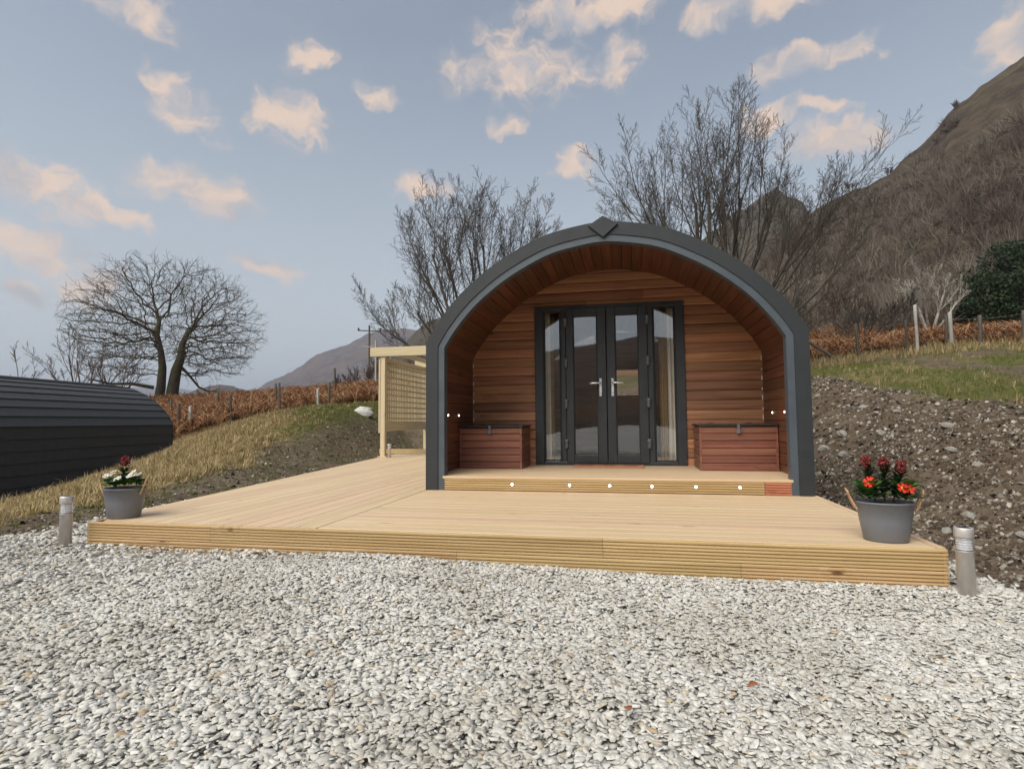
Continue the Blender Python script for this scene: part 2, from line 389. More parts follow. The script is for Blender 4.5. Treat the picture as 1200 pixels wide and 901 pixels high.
def vnoise(x, y, seed=0):
    """smooth value noise, vectorised"""
    xi = np.floor(x).astype(np.int64); yi = np.floor(y).astype(np.int64); fx = x - xi; fy = y - yi
    fx = fx * fx * (3 - 2 * fx); fy = fy * fy * (3 - 2 * fy)
    def h(a, b):
        n = (a * 374761393 + b * 668265263 + seed * 1442695041) & 0x7fffffff
        n = ((n ^ (n >> 13)) * 1274126177) & 0x7fffffff
        return ((n ^ (n >> 16)) & 0xffff) / 65535.0
    return (h(xi, yi) * (1 - fx) + h(xi + 1, yi) * fx) * (1 - fy) + (h(xi, yi + 1) * (1 - fx) + h(xi + 1, yi + 1) * fx) * fy
def fbm(x, y, oct=4, seed=0):
    s = 0; a = 0.5
    for i in range(oct): s = s + a * (vnoise(x, y, seed + i) - 0.5); x = x * 2.03 + 5.1; y = y * 2.03 + 3.7; a *= 0.5
    return s
def sstep(a, b, x):
    t = np.clip((x - a) / (b - a), 0, 1); return t * t * (3 - 2 * t)

def toe_left(y): return np.interp(y, [-9, -6, -2.3, -1, 1, 5, 9.5], [-5.0, -4.6, -4.62, -4.72, -4.70, -5.05, -5.5])
def toe_right(y): return np.interp(y, [-9, -5, -3, -2.0, 0, 5, 9.5], [5.2, 3.4, 2.45, 2.22, 2.2, 2.2, 2.3])
def pad_z(x, y): return -0.214 - 0.011 * x + 0.012 * np.sin(x * 1.7 + y) + 0.010 * np.sin(y * 2.3 - x * 0.6) + (0.085 * fbm(np.asarray(x) * 1.5, np.asarray(y) * 1.5, 3, 5) + .004) * sstep(-2.45, -2.75, np.asarray(y))
def pad_dist(x, y): return np.maximum(np.maximum(toe_left(y) - x, x - toe_right(y)), y - 9.6)

def nat_z(x, y):
    x = np.asarray(x, float); y = np.asarray(y, float); shp = x.shape
    xf, yf = x.ravel(), y.ravel()
    rr = np.hypot(xf, yf); k = np.minimum(1, 55.0 / np.maximum(rr, 1e-6)); xc, yc = xf * k, yf * k
    z = TPW[-3] + TPW[-2] * xc + TPW[-1] * yc
    for (px, py), w in zip(TPX, TPW[:-3]):
        r2 = (xc - px) ** 2 + (yc - py) ** 2; z = z + w * 0.5 * r2 * np.log(r2 + 1e-12)
    far = sstep(50, 260, rr); a = np.degrees(np.arctan2(xf, yf))
    z = z * (1 - far) + far * np.where(np.abs(a - 20) < 60, 0, -14)
    return z.reshape(shp)

def ground_z(x, y):
    x = np.asarray(x, float); y = np.asarray(y, float)
    d = pad_dist(x, y); left = x < -1
    zn = nat_z(x, y)
    rough = sstep(0.0, 0.6, d) * (1 - sstep(25, 60, np.hypot(x, y)))
    zn = zn + rough * (0.16 * fbm(x * 0.55, y * 0.55, 3, 3) + 0.10 * fbm(x * 2.1, y * 2.1, 4, 9))
    run = np.where(left, 2.6, 2.3)
    t = sstep(0.0, 1.0, d / run) * 0.6 + 0.4 * np.clip(d / run, 0, 1)
    base = pad_z(np.clip(x, -6, 5), y)
    z = base + (zn - base) * t
    lump = np.where(left, 0.05, 0.13) * sstep(0.05, 0.5, d) * (1 - sstep(2.2, 3.6, d)) * fbm(x * 3.3, y * 3.3, 4, 21)
    under = (d < 0)
    return np.where(under, base - 0.014, z + lump)

def zones(x, y):
    d = pad_dist(x, y); j = 1.6 * fbm(x * 0.9, y * 0.9, 4, 40)
    left = x < -1
    gravel = (d < 0.04 + 0.12 * fbm(x * 3, y * 3, 2, 77)).astype(float)
    wl = np.interp(y, [-4, -1, 3, 6, 10], [0.4, 0.85, 1.35, 1.75, 1.6])
    wr = np.interp(y, [-4, 0, 4, 9], [3.2, 3.0, 2.7, 2.5])
    soil = 1 - sstep(-0.25, 0.35, d + j * np.where(left, 0.7, 1.05) - np.where(left, wl, wr))
    soil = np.maximum(soil, .9 * sstep(.10, .20, fbm(x * .62 + 3, y * .62, 4, 44)) * ~left * (y < 14))
    rr = np.hypot(x - CAM[0], y - CAM[1])
    # rough ground with bracken begins at the fences
    lim = np.where(left, np.interp(x, [-30, -18, -12, -6], [21.5, 25.5, 27.0, 26]), 24.6)
    brk = sstep(-1.0, 1.2, rr - lim + 2.5 * fbm(x * 0.4, y * 0.4, 3, 60)) * (y > 0)
    straw = sstep(-0.4, 0.5, np.where(left, (-x - 5.4) * 0.30 - (y - 3.0) * 0.24, -0.28) + 1.9 * fbm(x * 0.7, y * 0.7, 4, 50))
    return soil * (1 - gravel), brk, straw, gravel

def build_ground():
    na = 720; r = np.concatenate([[0.0, 0.004], np.geomspace(0.35, 70, 210), np.geomspace(75, 9000, 40)])
    # finer in front of the camera
    u = np.linspace(0, 1, na, endpoint=False); a = 2 * np.pi * u; a = a - 0.55 * np.sin(a)
    ang = a + math.radians(-6)
    A, Rr = np.meshgrid(ang, r[1:]); cx, cy = 0.0, -3.2
    X = cx + Rr * np.sin(A); Y = cy + Rr * np.cos(A); Z = ground_z(X, Y)
    v = np.stack([X, Y, Z], -1).reshape(-1, 3)
    v = np.concatenate([v, [[cx, cy, float(ground_z(cx, cy))]]])
    nr = len(r) - 1; i = np.arange(nr - 1)[:, None] * na; j = np.arange(na)[None]; j2 = (j + 1) % na
    q = np.stack([i + j, i + na + j, i + na + j2, i + j2], -1).reshape(-1, 4)
    me = mesh_np('ground', v, q, True)
    so, br, st, gr = zones(v[:, 0], v[:, 1])
    ca = me.attributes.new('zone', 'FLOAT_COLOR', 'POINT')
    ca.data.foreach_set('color', np.stack([so, br, st, gr], -1).astype(np.float32).ravel())
    m, nt, b, _ = mat('rough_ground')
    at = nt.node('ShaderNodeAttribute', attribute_name='zone'); sp = nt.node('ShaderNodeSeparateColor', {0: at.outputs['Color']})
    pos = nt.node('ShaderNodeNewGeometry').outputs['Position']
    n1 = nt.noise(pos, 1.1, 5.0, 0.6); n2 = nt.noise(pos, 9.0, 5.0, 0.65); n3 = nt.noise(pos, 38.0, 3.0, 0.6)
    grass = nt.mix(nt.smooth(n2, 0.35, 0.65), (0.065, 0.074, 0.022, 1), (0.135, 0.132, 0.045, 1))
    grass = nt.mix(nt.smooth(n1, 0.45, 0.65), grass, (0.13, 0.105, 0.045, 1))
    straw = nt.mix(nt.smooth(n2, 0.3, 0.7), (0.16, 0.115, 0.050, 1), (0.29, 0.215, 0.105, 1))
    brk = nt.mix(nt.smooth(n2, 0.3, 0.7), (0.15, 0.075, 0.038, 1), (0.27, 0.130, 0.060, 1))
    brk = nt.mix(nt.math('MULTIPLY', nt.smooth(n1, 0.5, 0.65), 0.7), brk, (0.17, 0.13, 0.06, 1))
    soil = nt.mix(nt.smooth(n2, 0.3, 0.7), (0.060, 0.042, 0.028, 1), (0.150, 0.114, 0.079, 1))
    soil = nt.mix(nt.math('MULTIPLY', nt.smooth(n1, 0.4, 0.65), 0.5), soil, (0.165, 0.127, 0.088, 1))
    soil = nt.mix(nt.smooth(n3, 0.60, 0.72), soil, (0.25, 0.22, 0.175, 1))
    col = nt.mix(sp.outputs[2], grass, straw); col = nt.mix(sp.outputs[1], col, brk); col = nt.mix(sp.outputs[0], col, soil)
    grv = nt.mix(nt.smooth(n3, 0.35, 0.65), (0.26, 0.25, 0.225, 1), (0.48, 0.46, 0.42, 1))
    col = nt.mix(at.outputs['Alpha'], col, grv)
    nt.put(b.inputs['Base Color'], col); b.inputs['Roughness'].default_value = 0.95; b.inputs['Specular IOR Level'].default_value = 0.15
    hh = nt.math('ADD', nt.math('MULTIPLY', n2, 0.7), nt.math('MULTIPLY', n3, 0.3))
    bm = nt.node('ShaderNodeBump', {'Strength': 0.9, 'Distance': 0.06, 'Height': hh}); nt.put(b.inputs['Normal'], bm.outputs[0])
    tag(obj('ground', me, m), kind='structure')
build_ground()

def polar_hill(name, prof, r0, r1f, z0, az0, az1, nA, nR, m, power=1.0, rough=1.0, seed=5, back=0.35):
    """a hill whose ridge follows (azimuth, elevation) seen from where the camera stands, at real distance r1f(az)"""
    az = np.linspace(az0, az1, nA); E = np.interp(az, [p[0] for p in prof], [p[1] for p in prof])
    t = np.concatenate([np.linspace(0, 1, nR), np.linspace(1, 1 + back, max(4, nR // 5))[1:]])
    A, T = np.meshgrid(az, t); r1 = r1f(A); R_ = r0 + (r1 - r0) * T
    ridge = CAM[2] + r1 * np.tan(np.radians(E))[None, :]
    g = np.where(T <= 1, np.clip(T, 0, 1) ** power, 1 - (T - 1) * 1.1)
    X = CAM[0] + R_ * np.sin(np.radians(A)); Y = CAM[1] + R_ * np.cos(np.radians(A))
    s = 1.0 / (r1.mean() * 0.12)
    N = fbm(X * s, Y * s, 5, seed); N2 = fbm(X * s * 6, Y * s * 6, 4, seed + 7)
    amp = (r1.mean() * 0.06) * rough
    env = np.sin(np.clip(T, 0, 1) * np.pi) * 0.9 + 0.10 * sstep(0, .2, T)
    Z = z0 + (ridge - z0) * g + amp * N * env + amp * 0.28 * N2 * sstep(0.05, 0.4, T)
    v = np.stack([X, Y, Z], -1).reshape(-1, 3); nr = len(t)
    i = np.arange(nr - 1)[:, None] * nA; j = np.arange(nA - 1)[None]
    q = np.stack([i + j, i + j + 1, i + nA + j + 1, i + nA + j], -1).reshape(-1, 4)
    o = obj(name, mesh_np(name, v, q, True), m); tag(o, kind='structure')
    return X, Y, Z

def hill_mat(name, c_lo, c_hi, c_patch, c_rock, sc, rock=0.5, bump=1.0, bd=1.0):
    m, nt, b, _ = mat(name)
    g = nt.node('ShaderNodeNewGeometry'); pos = g.outputs['Position']
    n1 = nt.noise(pos, sc, 6.0, 0.6, 0.4); n2 = nt.noise(pos, sc * 7, 6.0, 0.65); n3 = nt.noise(nt.scale(pos, (1, 1, 0.35)), sc * 2.4, 5.0, 0.7)
    col = nt.mix(nt.smooth(n2, 0.3, 0.7), rgba(c_lo), rgba(c_hi))
    col = nt.mix(nt.math('MULTIPLY', nt.smooth(n1, 0.46, 0.62), 0.75), col, rgba(c_patch))
    nz = nt.node('ShaderNodeSeparateXYZ', {0: g.outputs['Normal']}).outputs[2]
    rk = nt.math('MULTIPLY', nt.smooth(n3, 0.48, 0.62), rock)
    rk = nt.math('MAXIMUM', rk, nt.math('MULTIPLY', nt.smooth(nz, 0.45, 0.66, 1.0, 0.0), min(1.0, rock * 1.6)))
    col = nt.mix(rk, col, rgba(c_rock))
    nt.put(b.inputs['Base Color'], col); b.inputs['Roughness'].default_value = 1.0; b.inputs['Specular IOR Level'].default_value = 0.1
    bm = nt.node('ShaderNodeBump', {'Strength': bump, 'Distance': bd, 'Height': n2}); nt.put(b.inputs['Normal'], bm.outputs[0])
    return m

HILLM = hill_mat('fellside', (0.052, 0.039, 0.029), (0.098, 0.075, 0.054), (0.112, 0.090, 0.060), (0.052, 0.048, 0.047), 0.035, 0.55, 1.0, 2.0)
CRAGM = hill_mat('crag', (0.068, 0.057, 0.044), (0.108, 0.092, 0.070), (0.098, 0.086, 0.062), (0.058, 0.053, 0.051), 0.03, 0.75, 1.0, 3.0)
FARM = hill_mat('far_fell', (0.075, 0.058, 0.052), (0.125, 0.10, 0.085), (0.14, 0.080, 0.060), (0.075, 0.070, 0.075), 0.004, 0.5, 0.8, 25.0)
BACKM = hill_mat('wooded_slope', (0.045, 0.032, 0.022), (0.10, 0.066, 0.040), (0.13, 0.070, 0.035), (0.05, 0.046, 0.042), 0.03, 0.3, 1.0, 2.0)

main_prof = [(-3, 3), (6, 9), (11, 14.5), (15.3, 17.2), (17.3, 18.2), (19.9, 18.9), (22.5, 19.7), (24.0, 21.0), (25.2, 21.6), (26.7, 23.1), (28.4, 24.0), (29.7, 24.8), (31.5, 25.5), (36, 27), (45, 26), (60, 21), (80, 10)]
HX, HY, HZ = polar_hill('fellside', main_prof, 44, lambda a: 185 + 0 * a, 4.5, -3, 80, 420, 90, HILLM, 1.08, 0.75, 11)
crag_prof = [(-26.5, 2), (-24, 5.2), (-21.7, 8.1), (-20.8, 9.1), (-19.7, 10.0), (-16, 10.8), (-8, 11.5), (0, 12.6), (5, 15), (8.1, 17.3), (9, 17.7), (10.0, 18.7), (11.2, 19.0), (11.8, 19.5), (12.9, 20.1), (13.4, 20.2), (13.8, 20.4), (14.3, 19.9), (14.8, 19.5), (15.4, 19.35), (16.0, 18.9), (16.3, 18.2), (17, 17.0), (24, 14), (35, 6)]
polar_hill('crag', crag_prof, 120, lambda a: 330 + 0 * a, 4, -26.5, 35, 420, 70, CRAGM, 1.0, 0.55, 31)
peak_prof = [(-37.5, 1.5), (-35.8, 2.9), (-34.0, 4.0), (-31.8, 5.3), (-30.5, 6.35), (-30.0, 6.55), (-28.7, 7.1), (-27.6, 7.5), (-25.8, 8.4), (-24.5, 8.85), (-22.9, 9.05), (-21.0, 8.9), (-18.3, 7.9), (-10, 6), (0, 3)]
polar_hill('mountain', peak_prof, 900, lambda a: 2100 + 0 * a, -20, -38, 0, 260, 70, FARM, 1.15, 0.75, 51)
range_prof = [(-110, 2), (-90, 3.2), (-75, 4), (-62, 3.3), (-53.3, 3.25), (-51.4, 3.45), (-49.3, 3.2), (-46.5, 2.8), (-44.2, 3.1), (-41.7, 3.0), (-39.0, 2.75), (-35.6, 2.6), (-30, 2.2), (-20, 1.5)]
polar_hill('far_range', range_prof, 2600, lambda a: 4600 + 0 * a, -30, -110, -20, 260, 40, FARM, 1.0, 0.25, 71)
knoll_prof = [(-48, 0.8), (-43, 1.9), (-41.3, 2.4), (-40.1, 3.1), (-38.7, 3.4), (-37.4, 3.3), (-36.3, 3.0), (-35.2, 2.4), (-32, 1.2)]
polar_hill('wooded_knoll', knoll_prof, 700, lambda a: 1300 + 0 * a, -16, -48, -32, 160, 40, BACKM, 1.0, 0.35, 91)
back_prof = [(95, 3), (112, 7.0), (130, 9.5), (150, 8.2), (165, 7.2), (178, 8.6), (190, 7.0), (205, 7.4), (220, 7.6), (240, 5.5), (262, 2)]
polar_hill('valley_side', back_prof, 75, lambda a: 260 + 0 * a, -3, 95, 262, 260, 40, BACKM, 1.0, 0.4, 101)

# ------------------------------------------------------------------ deck
WHALF = 1.93
_cache = {}
def board_mesh(L, w, t, c=0.003, key='board'):
    k = (key, round(L, 3), w, t, c)
    if k not in _cache: _cache[k] = prism(rect(w, t, c), L, key)
    return _cache[k]
def ribbed(L, h=0.118, t=0.026, n=5, key='ribbed'):
    k = (key, round(L, 3), h, t, n)
    if k not in _cache:
        # local: x length, -y outward, z height ; n grooves in the face
        pr = [(0, -h / 2), (0, h / 2)]; face = [(-t + .004, h / 2), (-t, h / 2 - .004)]
        p = h / (n + 0.5); z = h / 2 - .004 - p * 0.55
        for i in range(n):
            face += [(-t, z), (-t + .011, z - .002), (-t + .011, z - p * 0.36), (-t, z - p * 0.36 - .002)]; z -= p * 0.93
        face += [(-t, -h / 2 + .003), (-t + .003, -h / 2)]
        _cache[k] = prism(pr + face, L, key)
    return _cache[k]
I3 = ((1, 0, 0), (0, 1, 0), (0, 0, 1))
rng = random.Random(4)

def deck_left(y): return -3.80 - 0.143 * (y + 2.30)         # slanting outer edge
def build_deck():
    dk = thing('timber_deck', 'low pale pine deck wrapping the front and side of the cabin above the gravel', 'deck', (0, 0, 0))
    W = 0.144; G = 0.0035; T = 0.026
    # boards across the front of the cabin, lying along x
    y = -2.30 + 0.03; k = 0; x0, x1 = -1.913, WHALF - 0.025
    while y + W < 0.02 + W * 0.6:
        o = obj('deck_board', board_mesh(x1 - x0, W, T), PINE, dk, frame(((x0 + x1) / 2, y + W / 2, -T / 2 - 0.0006 * rng.random()), (1, 0, 0), (0, 0, -1), (0, 1, 0)))
        y += W + G; k += 1
    yend = y
    obj('edge_board', board_mesh(yend + 2.27, 0.045, 0.030), PINE, dk, frame((WHALF + 0.003, (yend - 2.27) / 2, -0.012), (0, 1, 0), (0, 0, -1), (-1, 0, 0)))
    # boards beside the cabin, lying along y; the outer ones are cut on the slant
    x = -1.927; n = 0
    while x - W > -5.35:
        xa, xb = x - W, x
        def ystart(xx): return -2.27 if xx > -3.80 else -2.30 + (-3.80 - xx) / 0.143
        ya, yb = ystart(xa), ystart(xb); ye = 6.4
        if ya < ye - 0.1:
            zt = -0.0006 * rng.random(); xm = (xa + xb) / 2; ym = ye / 2
            c = 0.003
            top = [(xa + c, ya), (xb - c, yb), (xb - c, ye), (xa + c, ye)]; bot = [(xa, ya), (xb, yb), (xb, ye), (xa, ye)]
            # local frame: x along the board
            V = [(py - ym, -(px - xm), zt) for px, py in top] + [(py - ym, -(px - xm), zt - c) for px, py in bot] + [(py - ym, -(px - xm), zt - T) for px, py in bot]
            F = [(0, 1, 2, 3), (11, 10, 9, 8)]
            for lv in (0, 4):
                for i in range(4): F.append((lv + i, lv + 4 + i, lv + 4 + (i + 1) % 4, lv + (i + 1) % 4))
            obj('deck_board', mesh_from('deck_board', V, F), PINE, dk, frame((xm, ym, 0), (0, 1, 0), (-1, 0, 0), (0, 0, 1)))
        x -= W + G
    # ribbed fascia in two rows, with butt joints
    def fasc(xa, xb, zc): obj('fascia_board', ribbed(xb - xa - 0.002), FASC, dk, frame(((xa + xb) / 2, -2.30 + 0.026, zc), *I3))
    for xa, xb in ((-3.80, -2.745), (-2.745, 0.05), (0.05, WHALF + 0.022)): fasc(xa, xb, -0.0625)
    for xa, xb in ((-3.80, -0.90), (-0.90, 0.86), (0.86, WHALF + 0.022)): fasc(xa, xb, -0.185)
    # right hand side and slanting left side
    for zc in (-0.0625, -0.185):
        obj('fascia_board', ribbed(2.6), FASC, dk, frame((WHALF + 0.000, -0.995, zc - 0.02), (0, 1, 0), (-1, 0, 0), (0, 0, 1)))
        a = np.array([-3.80, -2.28, 0]); b = np.array([deck_left(6.4), 6.4, 0]); dv = unit(a - b); L = float(np.linalg.norm(a - b))
        obj('fascia_board', ribbed(L), FASC, dk, frame(((a[0] + b[0]) / 2, (a[1] + b[1]) / 2, zc - 0.008), tuple(dv), (-dv[1], dv[0], 0), (0, 0, 1)))
    return dk
build_deck()

# ------------------------------------------------------------------ cabin
HALF = [(1.93, 0.0), (1.93, 1.585), (1.79, 1.81), (1.56, 2.085), (1.265, 2.335), (0.97, 2.52), (0.615, 2.683), (0.25, 2.762), (0.0, 2.785)]
def smooth_profile():
    P = [np.array(p) for p in HALF]; Q = [P[0], P[1]]
    arc = P[1:]
    ext = [2 * arc[0] - arc[1]] + arc + [np.array([-arc[-2][0], arc[-2][1]])]
    for i in range(1, len(ext) - 2):
        p0, p1, p2, p3 = ext[i - 1], ext[i], ext[i + 1], ext[i + 2]
        for t in (0.25, 0.5, 0.75, 1.0):
            Q.append(0.5 * ((2 * p1) + (-p0 + p2) * t + (2 * p0 - 5 * p1 + 4 * p2 - p3) * t * t + (-p0 + 3 * p1 - 3 * p2 + p3) * t ** 3))
    return Q + [np.array([-p[0], p[1]]) for p in reversed(Q[:-1])]      # right foot over the ridge to the left foot
PROF = np.array(smooth_profile())
def offset(P, d):
    """profile moved inwards by d"""
    sg = np.diff(P, axis=0); sg /= np.linalg.norm(sg, axis=1)[:, None]; t = np.empty_like(P); t[1:-1] = sg[1:] + sg[:-1]; t[0] = sg[0]; t[-1] = sg[-1]
    t /= np.linalg.norm(t, axis=1)[:, None]; n = np.stack([-t[:, 1], t[:, 0]], 1)      # left of the path = inwards
    k = np.ones(len(P))
    for i in range(1, len(P) - 1):
        a = unit(P[i] - P[i - 1]); b = unit(P[i + 1] - P[i]); k[i] = 1 / max(0.5, math.sqrt((1 + a @ b) / 2))
    Q = P + n * d * k[:, None]; Q[0, 1] = P[0, 1]; Q[-1, 1] = P[-1, 1]
    return Q
def resample(P, w):
    s = np.concatenate([[0], np.cumsum(np.linalg.norm(np.diff(P, axis=0), axis=1))]); n = max(1, int(round(s[-1] / w))); u = np.linspace(0, s[-1], n + 1)
    return np.stack([np.interp(u, s, P[:, 0]), np.interp(u, s, P[:, 1])], 1)
def x_at(P, z):
    """half width of a profile at height z"""
    h = len(P) // 2; zz = P[:h + 1, 1]; xx = P[:h + 1, 0]
    return float(np.interp(z, zz, xx)) if z <= zz.max() else 0.0
def band(Pa, Pb, y0, y1, zb=0.0):
    """solid between two profiles (outer, inner), from y0 to y1"""
    n = len(Pa); v = []
    for P, y in ((Pa, y0), (Pb, y0), (Pa, y1), (Pb, y1)): v += [(p[0], y, p[1] + zb) for p in P]
    f = []
    for i in range(n - 1):
        f += [(i, n + i, n + i + 1, i + 1), (2 * n + i, 2 * n + i + 1, 3 * n + i + 1, 3 * n + i), (i, i + 1, 2 * n + i + 1, 2 * n + i), (n + i, 3 * n + i, 3 * n + i + 1, n + i + 1)]
    for e in (0, n - 1): f.append((e, 2 * n + e, 3 * n + e, n + e))
    me = mesh_from('band', v, f); me.validate()
    return me

def roof_courses(root, L, y0, w=0.27, over=0.035):
    """overlapping courses of shingle over the curved shell and down the flanks"""
    P = offset(PROF, 0.018); h = len(P) // 2
    half = P[:h + 1]; st = resample(half, w)
    k = ('course', L, w)
    if k not in _cache: _cache[k] = prism([(0.0, -w * 0.5 - over), (-0.030, -w * 0.5 - over), (-0.030, -w * 0.5 - over + 0.006), (-0.008, w * 0.5), (0.0, w * 0.5)], L, 'course')
    for side in (1, -1):
        for i in range(len(st) - 1):
            a, b = st[i], st[i + 1]; c = (a + b) / 2; up = unit(b - a); nrm = np.array([up[1], -up[0]])   # outward on the right flank
            z = (up[0] * side, 0, up[1]); yo = (-nrm[0] * side, 0, -nrm[1])
            o = obj('roof_course', _cache[k], ROOF, root, frame((c[0] * side, y0 + L / 2, c[1]), (0, side, 0), yo, z))
    # ridge cap: a shallow folded strip
    rp = [(-0.16, -0.035), (-0.15, -0.012), (0.0, 0.030), (0.15, -0.012), (0.16, -0.035), (0.15, -0.03), (0.0, 0.008), (-0.15, -0.03)]
    obj('ridge_cap', prism(rp, L, 'ridge_cap'), ROOF, root, frame((0, y0 + L / 2, P[h][1] + 0.018), (0, 1, 0), (-1, 0, 0), (0, 0, 1)))

POD_L = 7.0; PORCH = 1.58; ZP = 0.150
def build_pod():
    pod = thing('camping_pod', 'arched timber cabin with charcoal roof, open porch and anthracite double doors', 'cabin', (0, 0, 0))
    # shell, courses and the two arch trims
    sh = obj('roof_shell', band(offset(PROF, 0.020), offset(PROF, 0.055), 0.03, POD_L), ROOF, pod)
    roof_courses(pod, POD_L - 0.04, 0.04)
    obj('arch_trim', band(PROF, offset(PROF, 0.135), -0.06, 0.05), TRIM, pod)
    obj('inner_arch_trim', band(offset(PROF, 0.136), offset(PROF, 0.205), -0.048, 0.06), STRIP, pod)
    d = 0.155
    v = [(0, -0.085, -d * 0.85), (d, -0.085, 0), (0, -0.085, d * 0.62), (-d, -0.085, 0), (0, -0.058, -d * 0.85), (d, 0.12, 0), (0, 0.12, d * 0.62), (-d, 0.12, 0)]
    bev(obj('ridge_diamond', mesh_from('diamond', v, [(3, 2, 1, 0), (0, 1, 5, 4), (1, 2, 6, 5), (2, 3, 7, 6), (3, 0, 4, 7)]), TRIM, pod, loc=(0, 0, 2.745)), 0.006, 2)
    # lining boards run the length of the cabin, following the curve
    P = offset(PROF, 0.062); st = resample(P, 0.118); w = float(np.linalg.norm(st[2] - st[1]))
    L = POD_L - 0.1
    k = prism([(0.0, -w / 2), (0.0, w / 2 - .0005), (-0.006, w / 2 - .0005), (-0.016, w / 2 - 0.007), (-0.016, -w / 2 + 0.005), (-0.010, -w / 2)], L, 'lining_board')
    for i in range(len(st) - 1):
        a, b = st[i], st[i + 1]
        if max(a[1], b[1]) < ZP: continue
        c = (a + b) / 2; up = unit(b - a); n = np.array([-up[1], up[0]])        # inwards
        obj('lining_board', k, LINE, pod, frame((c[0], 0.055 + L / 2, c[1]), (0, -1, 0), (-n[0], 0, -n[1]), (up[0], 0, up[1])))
    inner = offset(PROF, 0.066)
    # front wall of lapped boards, with the opening for the doors
    ox0, ox1, oz1 = -0.990, 0.934, 2.245
    h = 0.1215; t = 0.017
    prof = [(0.0, -h / 2), (-t * 0.55, -h / 2 + .001), (-t * 0.9, -h / 2 + h * .10), (-t, -h / 2 + h * .22), (-t, h / 2 - h * .24), (-t * 0.86, h / 2 - h * .12), (-t * 0.5, h / 2 - .004), (0, h / 2)]
    z = ZP - 0.03; r2 = random.Random(8)
    while z < 2.70:
        zc = z + h / 2; X = min(x_at(inner, zc - h / 2), x_at(inner, min(zc + h / 2, 2.71))) if zc + h / 2 > 1.6 else x_at(inner, zc)
        X = x_at(inner, zc - h * 0.4)
        segs = [(-X, ox0), (ox1, X)] if zc < oz1 - 0.02 else [(-X, X)]
        for a, b in segs:
            cut = [a, b]
            if b - a > 2.2: cut = [a, a + (b - a) * (0.3 + 0.4 * r2.random()), b]
            for s0, s1 in zip(cut, cut[1:]):
                obj('wall_board', prism(prof, s1 - s0 - 0.0015, 'wall_board'), CLAD, pod, frame(((s0 + s1) / 2, PORCH + 0.006, zc), *I3))
        z += h
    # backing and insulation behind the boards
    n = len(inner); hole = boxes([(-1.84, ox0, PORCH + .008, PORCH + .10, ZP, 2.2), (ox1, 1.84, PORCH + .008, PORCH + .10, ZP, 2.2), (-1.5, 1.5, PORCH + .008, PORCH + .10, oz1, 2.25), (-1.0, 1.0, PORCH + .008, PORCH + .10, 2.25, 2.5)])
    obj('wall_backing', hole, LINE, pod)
    # door frame
    y0, y1 = PORCH - 0.034, PORCH + 0.075
    fr = boxes([(ox0, -0.876, y0, y1, ZP, oz1), (0.822, ox1, y0, y1, ZP, oz1), (-0.876, 0.822, y0, y1, oz1 - 0.055, oz1), (-0.876, 0.822, y0, y1, ZP, ZP + 0.045),
                (-0.640, -0.578, y0, y1, ZP + 0.045, oz1 - 0.055), (0.476, 0.542, y0, y1, ZP + 0.045, oz1 - 0.055)])
    bev(obj('door_frame', fr, UPVC, pod), 0.005, 2)
    def glazed(name, xa, xb, za, zb, rim, label=None, deep=0.0):
        """a sash: rim with a recessed gasket and pane"""
        ya, yb = y0 + 0.008 - deep, y1 - 0.01
        l, r, bt, tp = rim
        o = obj(name, boxes([(xa, xa + l, ya, yb, za, zb), (xb - r, xb, ya, yb, za, zb), (xa + l, xb - r, ya, yb, zb - tp, zb), (xa + l, xb - r, ya, yb, za, za + bt)]), UPVC, pod)
        bev(o, 0.006, 2)
        gx0, gx1, gz0, gz1 = xa + l, xb - r, za + bt, zb - tp; g = 0.011; gy = ya + 0.016
        obj('gasket', boxes([(gx0, gx0 + g, gy, gy + .03, gz0, gz1), (gx1 - g, gx1, gy, gy + .03, gz0, gz1), (gx0 + g, gx1 - g, gy, gy + .03, gz1 - g, gz1), (gx0 + g, gx1 - g, gy, gy + .03, gz0, gz0 + g)]), GASK, o)
        obj('pane', mesh_from('pane', [(gx0, gy + .018, gz0), (gx1, gy + .018, gz0), (gx1, gy + .018, gz1), (gx0, gy + .018, gz1)], [(0, 1, 2, 3)]), GLASS, o)
        return o
    glazed('side_window', -0.876, -0.640, ZP + .045, oz1 - .055, (.012, .012, .012, .012))
    glazed('side_window', 0.542, 0.822, ZP + .045, oz1 - .055, (.012, .012, .012, .012))
    dl = glazed('door', -0.574, -0.052, ZP + .03, oz1 - .045, (.098, .115, .105, .100), deep=0.022)
    dr = glazed('door', -0.044, 0.472, ZP + .03, oz1 - .045, (.112, .112, .105, .100), deep=0.022)
    yf = y0 - 0.014
    for dd, hx, sg in ((dl, -0.128, -1), (dr, 0.026, 1)):
        hd = obj('handle', prism(rect(0.235, 0.010, .004), 0.030, 'handle'), CHROME, dd, frame((hx, yf - .006, 1.155), *I3))
        lv = tube_mesh([(0, -.004, .055), (0, -.045, .055), (sg * 0.012, -.052, .055), (sg * 0.132, -.052, .051), (sg * 0.140, -.050, .050)], [.011, .011, .0115, .0105, .006], 10, 'lever')
        obj('lever', lv, CHROME, hd)
    for dd, hx in ((dl, -0.577), (dr, 0.474)):
        for z in (2.02, 1.485, 0.945, 0.425):
            me = _cache.get('hinge')
            if me is None: me = _cache['hinge'] = lathe([(0.004, -.060), (.018, -.056), (.024, -.042), (.024, .022), (.030, .028), (.033, .046), (.026, .062), (.004, .068)], 12, 'hinge')
            obj('hinge', me, HINGE, dd, loc=(hx, yf - 0.010, z))
    # rear wall with its window, floor
    Y = POD_L - 0.12; wx0, wx1, wz0, wz1 = -0.14, 0.80, 1.0, 1.88
